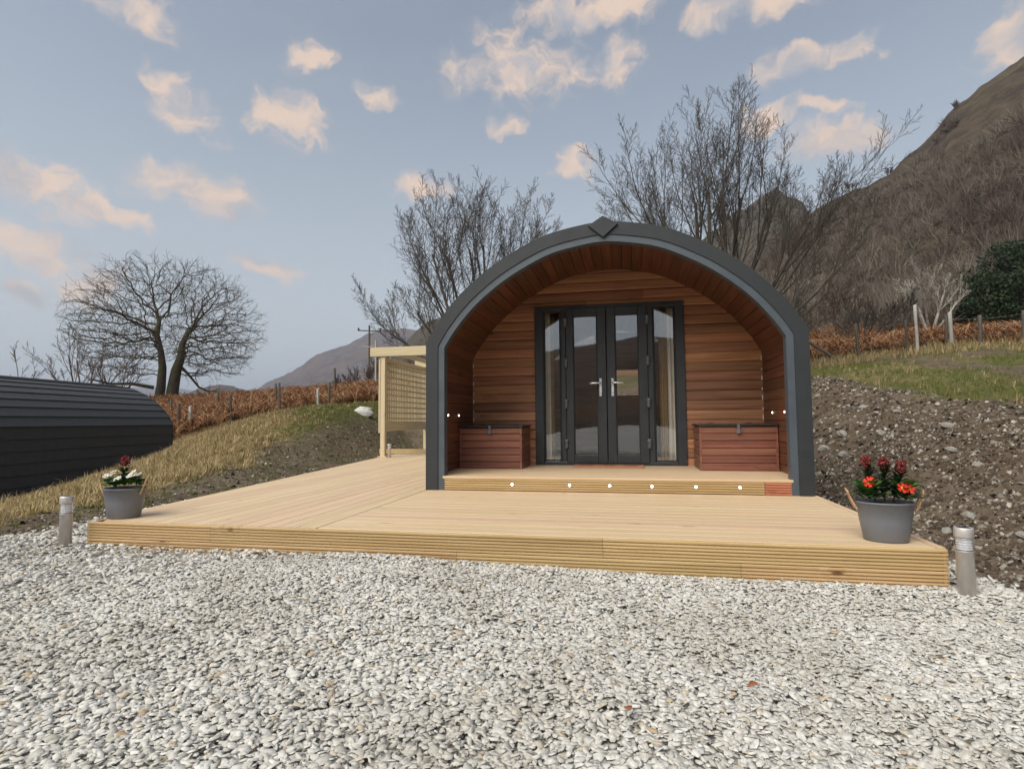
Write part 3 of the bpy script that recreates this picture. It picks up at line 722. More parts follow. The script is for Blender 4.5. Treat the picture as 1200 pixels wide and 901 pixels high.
    rw = boxes([(-1.84, wx0, Y, Y + .09, 0.02, 1.7), (wx1, 1.84, Y, Y + .09, 0.02, 1.7), (wx0, wx1, Y, Y + .09, 0.02, wz0), (-1.55, wx0, Y, Y + .09, 1.7, 2.1), (wx1, 1.55, Y, Y + .09, 1.7, 2.1), (wx0, wx1, Y, Y + .09, wz1, 2.1), (-1.1, 1.1, Y, Y + .09, 2.1, 2.42), (-0.5, 0.5, Y, Y + .09, 2.42, 2.66)])
    obj('rear_wall', rw, INTW, pod)
    rwin = obj('rear_window', boxes([(wx0, wx0 + .05, Y - .02, Y + .1, wz0, wz1), (wx1 - .05, wx1, Y - .02, Y + .1, wz0, wz1), (wx0 + .05, wx1 - .05, Y - .02, Y + .1, wz0, wz0 + .05), (wx0 + .05, wx1 - .05, Y - .02, Y + .1, wz1 - .05, wz1)]), UPVC, pod)
    obj('pane', mesh_from('pane', [(wx0 + .05, Y + .04, wz0 + .05), (wx1 - .05, Y + .04, wz0 + .05), (wx1 - .05, Y + .04, wz1 - .05), (wx0 + .05, Y + .04, wz1 - .05)], [(0, 1, 2, 3)]), LENS, rwin)
    obj('floor', boxes([(-1.86, 1.86, PORCH + .02, POD_L - .1, -0.02, ZP)]), INTW, pod)
    # porch step: boards, ribbed riser with six small lights, and a reddish offcut closing the end
    W = 0.139; y = -0.052; 
    while y < PORCH - 0.02:
        w = min(W, PORCH + 0.02 - y)
        xx = 1.742 if y < 0.06 else 1.862
        obj('porch_board', board_mesh(2 * xx, round(w, 3), 0.026), PINE, pod, frame((0, y + w / 2, ZP - 0.013), (1, 0, 0), (0, 0, -1), (0, 1, 0))); y += w + 0.003
    obj('riser_board', ribbed(3.22, 0.116, 0.022, 4), FASC, pod, frame((-0.125, -0.024, 0.0655), *I3))
    obj('riser_board', ribbed(0.235, 0.116, 0.024, 4, 'offcut'), REDB, pod, frame((1.608, -0.026, 0.0625), *I3))['label'] = 'reddish ribbed offcut at the end of the step'
    obj('riser_board', ribbed(0.012, 0.116, 0.022, 4, 'offend'), FASC, pod, frame((1.735, -0.024, 0.0655), *I3))
    spot = lathe([(0.0, -0.002), (0.0165, -0.002), (0.0165, 0.002), (0.011, 0.003)], 14, 'ring'); glow = lathe([(0.0, 0.0), (0.0125, 0.0005), (0.009, 0.0045), (0.0, 0.005)], 14, 'glow')
    def led(c, out):
        z = np.array(out, float); x = unit(np.cross(z, (0.1, 0.2, 1))); yv = np.cross(z, x)
        s = obj('spotlight', spot, CHROME, pod, frame(c, x, yv, z)); obj('bulb', glow, LED, s, frame((0, 0, 0.002), *I3))
    for x in (-0.985, -0.385, 0.020, 0.435, 0.855, 1.262): led((x, -0.0475, 0.070), (0, -1, 0))
    for s in (-1, 1):
        for y in ((0.47, 0.90) if s < 0 else (0.60, 1.13)): led((s * 1.850, y, 0.803), (-s, 0, 0))
    # short pale marks set in the joints where the wall meets the lining
    for s in (-1, 1):
        b = boxes([(s * 1.838 - .005, s * 1.838 + .005, PORCH - .030, PORCH - .018, ZP + .45 + i * h, ZP + .45 + i * h + .028 + .03 * (i % 2)) for i in range(9)]); obj('corner_marks', b, WHITE, pod)
    # a little black lamp on the right-hand wall by the trim
    bev(obj('wall_lamp', boxes([(1.775, 1.85, 0.06, 0.12, 1.47, 1.60)]), BLACKM, pod), 0.012, 3)
    # curtains drawn to the sides of the glazing
    def curtain(x0, x1, y, seed, m):
        r = np.random.default_rng(seed); nx, nz = 40, 14; v = []
        for j in range(nz + 1):
            for i in range(nx + 1):
                u = i / nx; z = ZP + .03 + (2.2 - ZP) * j / nz; pinch = 1 - 0.35 * math.exp(-((z - 1.1) / .25) ** 2) * 0
                v.append((x0 + (x1 - x0) * u, y + 0.030 * math.sin(u * 26 + seed) + .012 * math.sin(u * 61 + z * 1.5), z))
        f = [(j * (nx + 1) + i, j * (nx + 1) + i + 1, (j + 1) * (nx + 1) + i + 1, (j + 1) * (nx + 1) + i) for j in range(nz) for i in range(nx)]
        o = obj('curtain', mesh_from('curtain', v, f, True), m, pod); s = o.modifiers.new('thick', 'SOLIDIFY'); s.thickness = 0.004
    curtain(-1.02, -0.805, PORCH + .145, 1, CURT); curtain(0.725, 1.0, PORCH + .145, 2, CURT); curtain(0.625, 0.74, PORCH + .21, 3, CURTY); curtain(-0.82, -0.765, PORCH + .21, 4, CURTY)
    return pod
build_pod()

def storage_box(x0, x1, yf, yb, label, open_side):
    t = thing('storage_box', label, 'storage box', ((x0 + x1) / 2, (yf + yb) / 2, ZP), 0)
    cx, cy = (x0 + x1) / 2, (yf + yb) / 2; H = 0.505; n = 6; hh = H / n; th = 0.024
    pr = [(0.0, -hh / 2), (-th * .6, -hh / 2), (-th, -hh / 2 + .012), (-th, hh / 2 - .014), (-th * .6, hh / 2 - .003), (0, hh / 2 - .001)]
    fm = prism(pr, x1 - x0 - 2 * th - .002, 'box_board'); sm = prism(pr, yb - yf, 'box_board')
    for i in range(n):
        z = hh * (i + .5)
        obj('front_board', fm, BOXW, t, frame((0, yf - cy + th, z), *I3))
        obj('side_board', sm, BOXW, t, frame((x0 - cx + th, 0, z), (0, -1, 0), (1, 0, 0), (0, 0, 1)))
        obj('side_board', sm, BOXW, t, frame((x1 - cx - th, 0, z), (0, 1, 0), (-1, 0, 0), (0, 0, 1)))
    for sx in (x0 - cx + .012, x1 - cx - .012): obj('corner_post', board_mesh(H - .004, .023, .023), BOXW, t, frame((sx, yf - cy + .0125, H / 2), (0, 0, 1), (0, 1, 0), (-1, 0, 0)))
    lid = bev(obj('lid', boxes([(x0 - cx - .02, x1 - cx + .02, yf - cy - .03, yb - cy, H + .001, H + .022)]), BLACKM, t), .004, 2)
    for sx in (-.22, .22): obj('hinge', boxes([(sx - .03, sx + .03, yb - cy - .09, yb - cy - .03, H + .022, H + .030)]), BLACKM, lid)
    hs = obj('hasp', boxes([(-.014, .014, yf - cy - .036, yf - cy - .031, H - .055, H + .02)]), HINGE, t)
    bev(obj('padlock', boxes([(-.022, .022, yf - cy - .040, yf - cy - .018, H - .085, H - .045)]), HINGE, hs), .006, 2)
storage_box(-1.842, -1.055, 0.90, 1.50, 'red-brown plank storage box in the porch corner on the trellis side', 1)
storage_box(1.005, 1.842, 0.88, 1.50, 'red-brown plank storage box in the porch corner on the stony bank side', -1)

def doormat():
    t = thing('doormat', 'terracotta coir doormat with dark curled motifs before the double doors', 'doormat', (-0.035, 1.30, ZP))
    w, d = 0.43, 0.15
    bev(obj('mat', boxes([(-w, w, -d, d, 0.0005, .020)]), COIR, t), .006, 2)
    for i, x in enumerate((-.27, 0.0, .27)):
        pts = [(x - .10, -.02, .0205), (x - .06, .045, .0205), (x, .02, .0205), (x + .05, .055, .0205), (x + .10, -.01, .0205), (x + .04, -.055, .0205), (x - .04, -.05, .0205)]
        v = pts + [(p[0], p[1], .0225) for p in pts]; n = len(pts)
        obj('motif', mesh_from('motif', v, [tuple(range(n - 1, -1, -1)), tuple(range(n, 2 * n))] + [(k, (k + 1) % n, n + (k + 1) % n, n + k) for k in range(n)]), MOTIF, t)
doormat()

def armchair():
    t = thing('armchair', 'black padded armchair standing inside behind the glazed doors', 'armchair', (0.32, 3.3, ZP))
    for nm, b in (('seat', (-.36, .36, -.36, .36, .10, .44)), ('backrest', (-.34, .34, .20, .42, .40, .98)), ('arm', (-.46, -.34, -.36, .40, .06, .62)), ('arm', (.34, .46, -.36, .40, .06, .62))):
        bev(obj(nm, boxes([b]), SOFA, t), .06, 4)
    for sx in (-.38, .38):
        for sy in (-.3, .34): obj('leg', tube_mesh([(sx, sy, .0), (sx, sy, .09)], [.018, .026], 8), BLACKM, t)
armchair()

# ------------------------------------------------------------------ neighbouring cabin, seen from its flank
def second_pod():
    t = thing('camping_pod', 'black shingled cabin seen from its flank, sunk behind the grassy bank', 'cabin', (-15.62, 9.15, -0.86), math.radians(10))
    L = 8.2
    obj('roof_shell', band(offset(PROF, 0.020), offset(PROF, 0.075), -L + 0.02, -0.02), ROOF, t)
    roof_courses(t, L - 0.04, -L + 0.02)
    P = offset(PROF, .03); n = len(P)
    for y in (-0.10, -L + .5): obj('end_wall', mesh_from('end_wall', [(p[0], y, p[1]) for p in P] + [(p[0], y + .05, p[1]) for p in P], [tuple(range(n)), tuple(range(2 * n - 1, n - 1, -1))]), CLAD, t)
    obj('arch_trim', band(offset(PROF, -.004), offset(PROF, .10), -.05, .02), TRIM, t)
    obj('arch_trim', band(offset(PROF, -.004), offset(PROF, .10), -L - .02, -L + .05), TRIM, t)
second_pod()

# ------------------------------------------------------------------ trellis pergola
def pergola():
    t = thing('pergola', 'pale pine pergola with a square trellis screen beside the cabin', 'pergola', (-4.80, 5.25, 0))
    def bar(name, a, b, w, th, m=TREL, c=.004):
        a = np.array(a, float); b = np.array(b, float); x = unit(b - a); up = np.array([0, 0, 1.0]) if abs(x[2]) < .9 else np.array([0, 1.0, 0])
        y = unit(np.cross(up, x)); z = np.cross(x, y)
        return obj(name, board_mesh(round(float(np.linalg.norm(b - a)), 3), w, th, c), m, t, frame((a + b) / 2, x, y, z))
    for x, y in ((0, 0), (0, 2.55), (2.72, 2.55)): bar('post', (x, y, 0.0), (x, y, 2.10), .10, .10)
    bar('post_foot', (-.09, -.0, .012), (.10, -.0, .012), .024, .2)
    # doubled front beam and the one behind it, then the rafters
    for y in (-.062, 2.50): bar('beam', (-.27, y, 2.19), (2.9, y, 2.19), .19, .045)
    bar('beam', (-.27, .10, 2.185), (2.9, .10, 2.185), .15, .045)
    for i in range(6): bar('rafter', (.10 + i * .52, .16, 2.22), (.10 + i * .52, 2.46, 2.22), .10, .045)
    bar('side_plate', (-.0, .06, 2.045), (-.0, 2.50, 2.045), .09, .045)
    bar('bottom_rail', (.0, .052, .635), (.0, 2.498, .635), .20, .04)
    bar('post_cover', (-.075, .0, .50), (-.075, .0, 2.05), .10, .035)
    for i in range(10): bar('trellis_slat', (.020, .052, .80 + i * .125), (.020, 2.498, .80 + i * .125), .036, .018, c=.002)
    for i in range(26): bar('trellis_slat', (-.001, .095 + i * .0935, .738), (-.001, .095 + i * .0935, 2.0), .036, .018, c=.002)
pergola()
def sleeper():
    t = thing('edging_board', 'low timber edging board behind the trellis post holding back pale stones', 'edging board', (-4.2, 6.62, -.05))
    for i in range(2): obj('plank', board_mesh(2.2, .10, .05), FASC, t, frame((i * 2.2 - .2, .0 + i * .0, .10), *I3))
sleeper()

# ------------------------------------------------------------------ loose stone, soil and plants that nobody could count
def stones(n_rng, P, size, flat, tilt, sides=6, top=0.72, jag=(.72, 1.12)):
    """flat chips: a ring below, a smaller ring above, closed on top; P (N,3), size (N,), returns verts, tris"""
    N = len(P); ang = np.linspace(0, 2 * np.pi, sides, endpoint=False)[None] + n_rng.uniform(-.38, .38, (N, sides))
    rad = n_rng.uniform(*jag, (N, sides)); el = n_rng.uniform(0.42, 0.95, N)[:, None]
    x = np.cos(ang) * rad; y = np.sin(ang) * rad * el
    t1 = n_rng.uniform(0.5, 1.0, (N, sides)); k = n_rng.uniform(top - .14, top + .14, (N, 1)); ox = n_rng.uniform(-.14, .14, (N, 1)); oy = n_rng.uniform(-.14, .14, (N, 1))
    zb = np.full((N, sides), -0.5); zt = 0.5 * t1
    ring0 = np.stack([x, y, zb * flat[:, None]], -1); ring1 = np.stack([x * k + ox, y * k + oy, zt * flat[:, None]], -1)
    V = np.concatenate([ring0, ring1], 1) * size[:, None, None]
    yaw = n_rng.uniform(0, 2 * np.pi, N); tx = n_rng.normal(0, tilt, N); ty = n_rng.normal(0, tilt, N)
    c, s = np.cos(tx)[:, None], np.sin(tx)[:, None]; Y = V[..., 1] * c - V[..., 2] * s; Z = V[..., 1] * s + V[..., 2] * c; V = np.stack([V[..., 0], Y, Z], -1)
    c, s = np.cos(ty)[:, None], np.sin(ty)[:, None]; X = V[..., 0] * c + V[..., 2] * s; Z = -V[..., 0] * s + V[..., 2] * c; V = np.stack([X, V[..., 1], Z], -1)
    c, s = np.cos(yaw)[:, None], np.sin(yaw)[:, None]; X = V[..., 0] * c - V[..., 1] * s; Y = V[..., 0] * s + V[..., 1] * c; V = np.stack([X, Y, V[..., 2]], -1)
    V += P[:, None, :]
    f = []
    for i in range(sides):
        j = (i + 1) % sides; f += [(i, j, sides + j), (i, sides + j, sides + i)]
    for i in range(1, sides - 1): f.append((sides, sides + i, sides + i + 1))
    f = np.array(f); F = (f[None] + (np.arange(N) * 2 * sides)[:, None, None]).reshape(-1, 3)
    return V.reshape(-1, 3), F

def scatter_object(name, P, rot, scl, variants, m, seed=0):
    """one object that sets copies of a few small meshes on points (geometry nodes)"""
    n = len(P); me = bpy.data.meshes.new(name); me.vertices.add(n); me.vertices.foreach_set('co', np.asarray(P, np.float32).ravel())
    for an, ty, key, val in (('rot', 'FLOAT_VECTOR', 'vector', rot), ('scl', 'FLOAT_VECTOR', 'vector', scl)):
        a = me.attributes.new(an, ty, 'POINT'); a.data.foreach_set(key, np.asarray(val, np.float32).ravel())
    a = me.attributes.new('pick', 'INT', 'POINT'); a.data.foreach_set('value', np.random.default_rng(seed).integers(0, len(variants), n).astype(np.int32))
    col = bpy.data.collections.new(name + '_pieces')
    for i, v in enumerate(variants):
        v.materials.append(m); col.objects.link(bpy.data.objects.new('%s_piece_%02d' % (name, i), v))
    o = obj(name, me); tree = bpy.data.node_groups.new(name, 'GeometryNodeTree')
    tree.interface.new_socket('Geometry', in_out='INPUT', socket_type='NodeSocketGeometry'); tree.interface.new_socket('Geometry', in_out='OUTPUT', socket_type='NodeSocketGeometry')
    N, Lk = tree.nodes, tree.links; gi = N.new('NodeGroupInput'); go = N.new('NodeGroupOutput')
    ci = N.new('GeometryNodeCollectionInfo'); ci.inputs['Collection'].default_value = col; ci.inputs['Separate Children'].default_value = True; ci.inputs['Reset Children'].default_value = True
    ip = N.new('GeometryNodeInstanceOnPoints'); ip.inputs['Pick Instance'].default_value = True
    def attr(nm, ty): q = N.new('GeometryNodeInputNamedAttribute'); q.data_type = ty; q.inputs['Name'].default_value = nm; return q.outputs['Attribute']
    e2r = N.new('FunctionNodeEulerToRotation'); Lk.new(attr('rot', 'FLOAT_VECTOR'), e2r.inputs[0]); Lk.new(e2r.outputs[0], ip.inputs['Rotation'])
    Lk.new(attr('scl', 'FLOAT_VECTOR'), ip.inputs['Scale']); Lk.new(attr('pick', 'INT'), ip.inputs['Instance Index'])
    Lk.new(gi.outputs[0], ip.inputs['Points']); Lk.new(ci.outputs[0], ip.inputs['Instance']); Lk.new(ip.outputs[0], go.inputs[0])
    md = o.modifiers.new('scatter', 'NODES'); md.node_group = tree
    return o
def chip_variants(seed, n, sides, top, jag, flat):
    r = np.random.default_rng(seed); out = []
    for i in range(n): V, F = stones(r, np.zeros((1, 3)), np.ones(1), r.uniform(flat[0], flat[1], 1), 0.0, sides, top, jag); out.append(mesh_np('chip', V, F))
    return out
def spin(r, n, tilt): return np.stack([r.normal(0, tilt, n), r.normal(0, tilt, n), r.uniform(0, 6.283, n)], 1)

def on_deck(x, y):
    front = (y > -2.29) & (x < WHALF + .03) & (x > deck_left(y) - .0)
    return front

def gravel():
    r = np.random.default_rng(12)
    PP, RR, SS = [], [], []
    def lay(n, x0, x1, y0, y1, keep, smin, smax, zj, sides, tilt):
        x = r.uniform(x0, x1, n); y = r.uniform(y0, y1, n)
        d = pad_dist(x, y) + 0.10 * fbm(x * 3, y * 3, 2, 77) * 2
        ok = (d < 0.03 + r.exponential(.04, n)) & ~on_deck(x, y) & keep(x, y); x, y, d = x[ok], y[ok], d[ok]; n = len(x)
        size = r.uniform(smin, smax, n) * r.choice([.7, .85, 1, 1.2], n)
        mound = 0
        hump = 0.014 * np.exp(-((y + 2.36) / .10) ** 2) * (0.5 + vnoise(x * 3.1, y * 0, 8))     # raked up against the deck
        z = np.where(d < 0, pad_z(x, y), ground_z(x, y)) + mound + hump + r.uniform(-.010, zj, n)
        PP.append(np.stack([x, y, z], 1)); RR.append(spin(r, n, tilt)); SS.append(size[:, None] * r.uniform(.85, 1.15, (n, 3)))
    dist = lambda x, y: np.hypot(x - CAM[0], y - CAM[1])
    near = lambda x, y: (dist(x, y) < 4.2) & (np.abs(np.degrees(np.arctan2(x - CAM[0], y - CAM[1])) + 11.5) < 58) & (dist(x, y) > .95)
    lay(175000, -4.7, 3.4, -5.5, -2.28, near, .012, .0225, .011, 5, .24)
    lay(20000, -5.2, 3.0, -4.2, -2.2, lambda x, y: (dist(x, y) >= 4.0), .015, .024, .012, 5, .30)
    lay(16000, -6.5, 5.0, -8.5, -2.28, lambda x, y: ~near(x, y) & (dist(x, y) < 4.2) , .022, .034, .012, 5, .3)
    lay(9000, -5.6, -3.7, -2.3, 3.6, lambda x, y: True, .018, .032, .012, 5, .35)
    lay(2600, 1.9, 2.6, -2.4, 1.0, lambda x, y: True, .018, .030, .012, 5, .35)
    lay(1500, -5.4, -2.0, 6.4, 9.0, lambda x, y: True, .02, .04, .02, 5, .35)
    m = island('slate_chippings', [(0.0, (0.44, 0.415, 0.365)), (0.16, (0.53, 0.505, 0.45)), (0.45, (0.60, 0.575, 0.52)), (0.75, (0.65, 0.63, 0.58)), (0.93, (0.57, 0.56, 0.525)), (0.98, (0.50, 0.42, 0.30)), (1.0, (0.42, 0.30, 0.18))], 0.82, 90.0, tint=(1.3, (0.40, 0.37, 0.31), 0.5), inst=True)
    tag(scatter_object('gravel', np.concatenate(PP), np.concatenate(RR), np.concatenate(SS), chip_variants(3, 40, 6, .84, (.55, 1.22), (.15, .36)), m), 'pale grey slate chippings spread in front of the deck', 'gravel', kind='stuff')
gravel()

def rubble():
    r = np.random.default_rng(7)
    # stones and clods in the raw banks
    def pts(n, x0, x1, y0, y1, zone):
        x = r.uniform(x0, x1, n); y = r.uniform(y0, y1, n); so, br, st, gr = zones(x, y); d = pad_dist(x, y)
        ok = (r.uniform(0, 1, n) < so) & (d > .02) & ~on_deck(x, y) & zone(x, y, d); return x[ok], y[ok]
    def make(name, sets, m, label, cat):
        PP, RR, SS = [], [], []
        for (x, y), s0, s1, fl, ti in sets:
            n = len(x); size = s0 + (s1 - s0) * r.uniform(0, 1, n) ** 2.2
            PP.append(np.stack([x, y, ground_z(x, y) + size * .08], 1)); RR.append(spin(r, n, ti)); SS.append(size[:, None] * r.uniform(.85, 1.15, (n, 3)))
        tag(scatter_object(name, np.concatenate(PP), np.concatenate(RR), np.concatenate(SS), chip_variants(len(name), 24, 6, .62, (.72, 1.12), (.6, 1.3)), m), label, cat, kind='stuff')
    right = lambda x, y, d: vnoise(x * 1.3, y * 1.3, 15) > .15
    m = island('bank_stone', [(0.0, (0.17, 0.145, 0.115)), (0.45, (0.25, 0.222, 0.18)), (0.8, (0.36, 0.33, 0.28)), (0.96, (0.48, 0.45, 0.40)), (1.0, (0.30, 0.20, 0.13))], .9, 60.0, inst=True)
    make('bank_rubble', [(pts(10000, 2.2, 7.5, -4.5, 11, right), .006, .045, (.6, 1.2), .5), (pts(3000, -9, -3.9, -3, 10, lambda x, y, d: True), .008, .036, (.5, 1.1), .5), (pts(3500, 2.2, 4.2, -3.2, 3, right), .006, .03, (.6, 1.2), .5)], m, 'small pale stones littering the raw soil banks', 'stones')
    m2 = island('soil_clod', [(0.0, (0.050, 0.035, 0.023)), (0.6, (0.090, 0.066, 0.045)), (1.0, (0.15, 0.117, 0.083))], .97, 45.0, inst=True)
    make('soil_clods', [(pts(15000, 2.2, 7.5, -4.5, 11, lambda x, y, d: True), .008, .050, (.8, 1.4), .7), (pts(7000, 2.2, 4.0, -3.5, 2.5, lambda x, y, d: True), .006, .030, (.8, 1.4), .7), (pts(7000, -9, -3.9, -3, 10, lambda x, y, d: True), .008, .042, (.8, 1.4), .7)], m2, 'crumbled brown clods on the dug soil banks', 'soil')
rubble()

def blades(r, P, n_per, h, w, lean, spread, nrm_h=None):
    """grass tufts: each blade a bent two-part sliver"""
    N = len(P); M = N * n_per; base = np.repeat(P, n_per, 0) + np.concatenate([r.normal(0, 1, (M, 2)) * np.repeat(spread, n_per)[:, None], np.zeros((M, 1))], 1)
    a = r.uniform(0, 2 * np.pi, M); L = np.repeat(h, n_per) * r.uniform(.45, 1.15, M); le = np.abs(r.normal(lean, lean * .5, M))
    dx, dy = np.cos(a), np.sin(a); ww = w * r.uniform(.6, 1.3, M)
    px, py = -dy * ww, dx * ww
    mid = base + np.stack([dx * le * L * .35, dy * le * L * .35, L * (.62 - .12 * le)], 1); tip = base + np.stack([dx * le * L, dy * le * L, L * (1.0 - .42 * le)], 1)
    o = np.stack([px, py, np.zeros(M)], 1)
    V = np.stack([base - o, base + o, mid + o * .7, mid - o * .7, tip], 1).reshape(-1, 3)
    f = np.array([(0, 1, 2), (0, 2, 3), (3, 2, 4)]); F = (f[None] + (np.arange(M) * 5)[:, None, None]).reshape(-1, 3)
    return V, F

def scatter(r, n, az0, az1, r0, r1, keep):
    """points in a sector round where the photographer stands, evenly spread over the ground"""
    a = np.radians(r.uniform(az0, az1, n)); d = np.sqrt(r.uniform(r0 * r0, r1 * r1, n)); x = CAM[0] + d * np.sin(a); y = CAM[1] + d * np.cos(a)
    ok = keep(x, y, d); return x[ok], y[ok], d[ok]

def in_pod2(x, y):
    c, s = math.cos(math.radians(10)), math.sin(math.radians(10)); u, v = x + 15.56, y - 9.06
    lx, ly = u * c + v * s, -u * s + v * c
    return (np.abs(lx) < 1.95) & (ly < .05) & (ly > -8.3)

def grass():
    r = np.random.default_rng(21)
    def pick(fn):
        def k(x, y, d):
            so, br, st, gr = zones(x, y); u = r.uniform(0, 1, len(x)); pd = pad_dist(x, y)
            return (pd > .15) & (gr < .5) & ~in_pod2(x, y) & (u < fn(so, br, st)) & ~on_deck(x, y)
        return k
    def make(name, sets, m, label):
        PP, RR, SS = [], [], []
        for (x, y, d), n_per, h0, h1, w, lean in sets:
            n = len(x); h = r.uniform(h0, h1, n); PP.append(np.stack([x, y, ground_z(x, y) - .01], 1)); RR.append(spin(r, n, .12)); k = h * (lean / .75); SS.append(np.stack([k, k, h], 1))
        var = []
        for i in range(24): V, F = blades(r, np.zeros((1, 3)), 11, np.ones(1), .032, .75, np.full(1, .24)); var.append(mesh_np('tuft', V, F))
        tag(scatter_object(name, np.concatenate(PP), np.concatenate(RR), np.concatenate(SS), var, m), label, 'grass', kind='stuff')
    # dry straw coloured grass on the bank by the other cabin, green turf elsewhere
    straw = island('dry_grass', [(0.0, (0.24, 0.18, 0.085)), (0.4, (0.40, 0.305, 0.15)), (0.8, (0.50, 0.40, 0.225)), (1.0, (0.30, 0.21, 0.10))], .9, trans=.2, inst=True)
    green = island('green_grass', [(0.0, (0.075, 0.092, 0.022)), (0.45, (0.135, 0.158, 0.035)), (0.8, (0.19, 0.195, 0.055)), (1.0, (0.25, 0.215, 0.09))], .85, trans=.25, inst=True)
    sd = lambda so, br, st: (1 - so) * (1 - br) * np.clip(st + .12, 0, 1)
    gd = lambda so, br, st: np.maximum((1 - so) * (1 - br) * np.clip(1.05 - st, 0, 1), .02 * so)
    gl = lambda so, br, st: np.maximum((1 - so) * (1 - br) * np.clip(1.05 - st, 0, 1), .42 * so)
    make('dry_grass', [(scatter(r, 11000, -72, -28, 4.2, 18, pick(sd)), 10, .05, .15, .0032, .95), (scatter(r, 900, -66, -34, 6, 15, pick(sd)), 14, .14, .30, .0034, .7), (scatter(r, 9000, -48, -12, 14, 27, pick(sd)), 7, .08, .22, .006, .8),
                       (scatter(r, 4500, 14, 52, 7, 26, pick(lambda so, br, st: (1 - so) * (1 - br) * .22)), 6, .08, .22, .005, .5), (scatter(r, 7000, 12, 50, 21, 27, pick(lambda so, br, st: (1 - so) * (br * .4 + .3))), 6, .18, .45, .007, .5),
                       (scatter(r, 60, 34, 44, 5.0, 6.2, lambda x, y, d: (x > 4.1)), 26, .16, .36, .0035, .7)], straw, 'dry straw-coloured grass on the banks and along the fences')
    make('green_grass', [(scatter(r, 26000, -60, -14, 6, 20, pick(gl)), 8, .04, .12, .0034, .5), (scatter(r, 7000, -45, -12, 14, 25, pick(gd)), 7, .06, .15, .006, .5), (scatter(r, 24000, 12, 55, 7, 25, pick(gd)), 8, .04, .13, .005, .5)], green, 'short green turf on the tops of the banks')
grass()

def bracken():
    r = np.random.default_rng(33)
    def keep(x, y, d):
        so, br, st, gr = zones(x, y); patch = fbm(x * .25, y * .25, 3, 88) + .5
        return (r.uniform(0, 1, len(x)) < br * sstep(.25, .5, patch)) & (pad_dist(x, y) > 1)
    sets = [scatter(r, 15000, -60, -10, 19, 34, keep), scatter(r, 8000, -60, -8, 33, 52, keep), scatter(r, 8000, 10, 50, 22, 33, keep), scatter(r, 9000, 6, 52, 32, 54, keep)]
    x, y, d = [np.concatenate(v) for v in zip(*sets)]; N = len(x); z = ground_z(x, y)
    var = []; nf = 13
    for q in range(24):
        a = r.uniform(0, 6.283, nf); L = r.uniform(.55, 1.3, nf); ring = []
        for (ho, ve), wd in zip([(0, 0), (.22, .62), (.62, .88), (1.05, .62)], [.4, 1.25, 1.0, .15]):
            c = np.stack([np.cos(a) * L * ho, np.sin(a) * L * ho, L * ve], -1); o = np.stack([-np.sin(a), np.cos(a), 0 * a + .35], -1) * (.026 * wd); ring += [c - o, c + o]
        V = np.stack(ring, 1).reshape(-1, 3); qd = np.array([(0, 1, 3, 2), (2, 3, 5, 4), (4, 5, 7, 6)]); var.append(mesh_np('frond_clump', V, (qd[None] + (np.arange(nf) * 8)[:, None, None]).reshape(-1, 4)))
    h = r.uniform(.22, .60, N)
    m = island('dead_bracken', [(0.0, (0.15, 0.072, 0.034)), (0.35, (0.25, 0.118, 0.054)), (0.7, (0.33, 0.165, 0.078)), (0.92, (0.38, 0.235, 0.125)), (1.0, (0.36, 0.28, 0.17))], .9, trans=.2, inst=True)
    tag(scatter_object('bracken', np.stack([x, y, z - .03], 1), spin(r, N, .1), h[:, None] * r.uniform(.85, 1.2, (N, 3)), var, m), 'rust-brown dead bracken covering the rough ground beyond the fences', 'bracken', kind='stuff')
bracken()

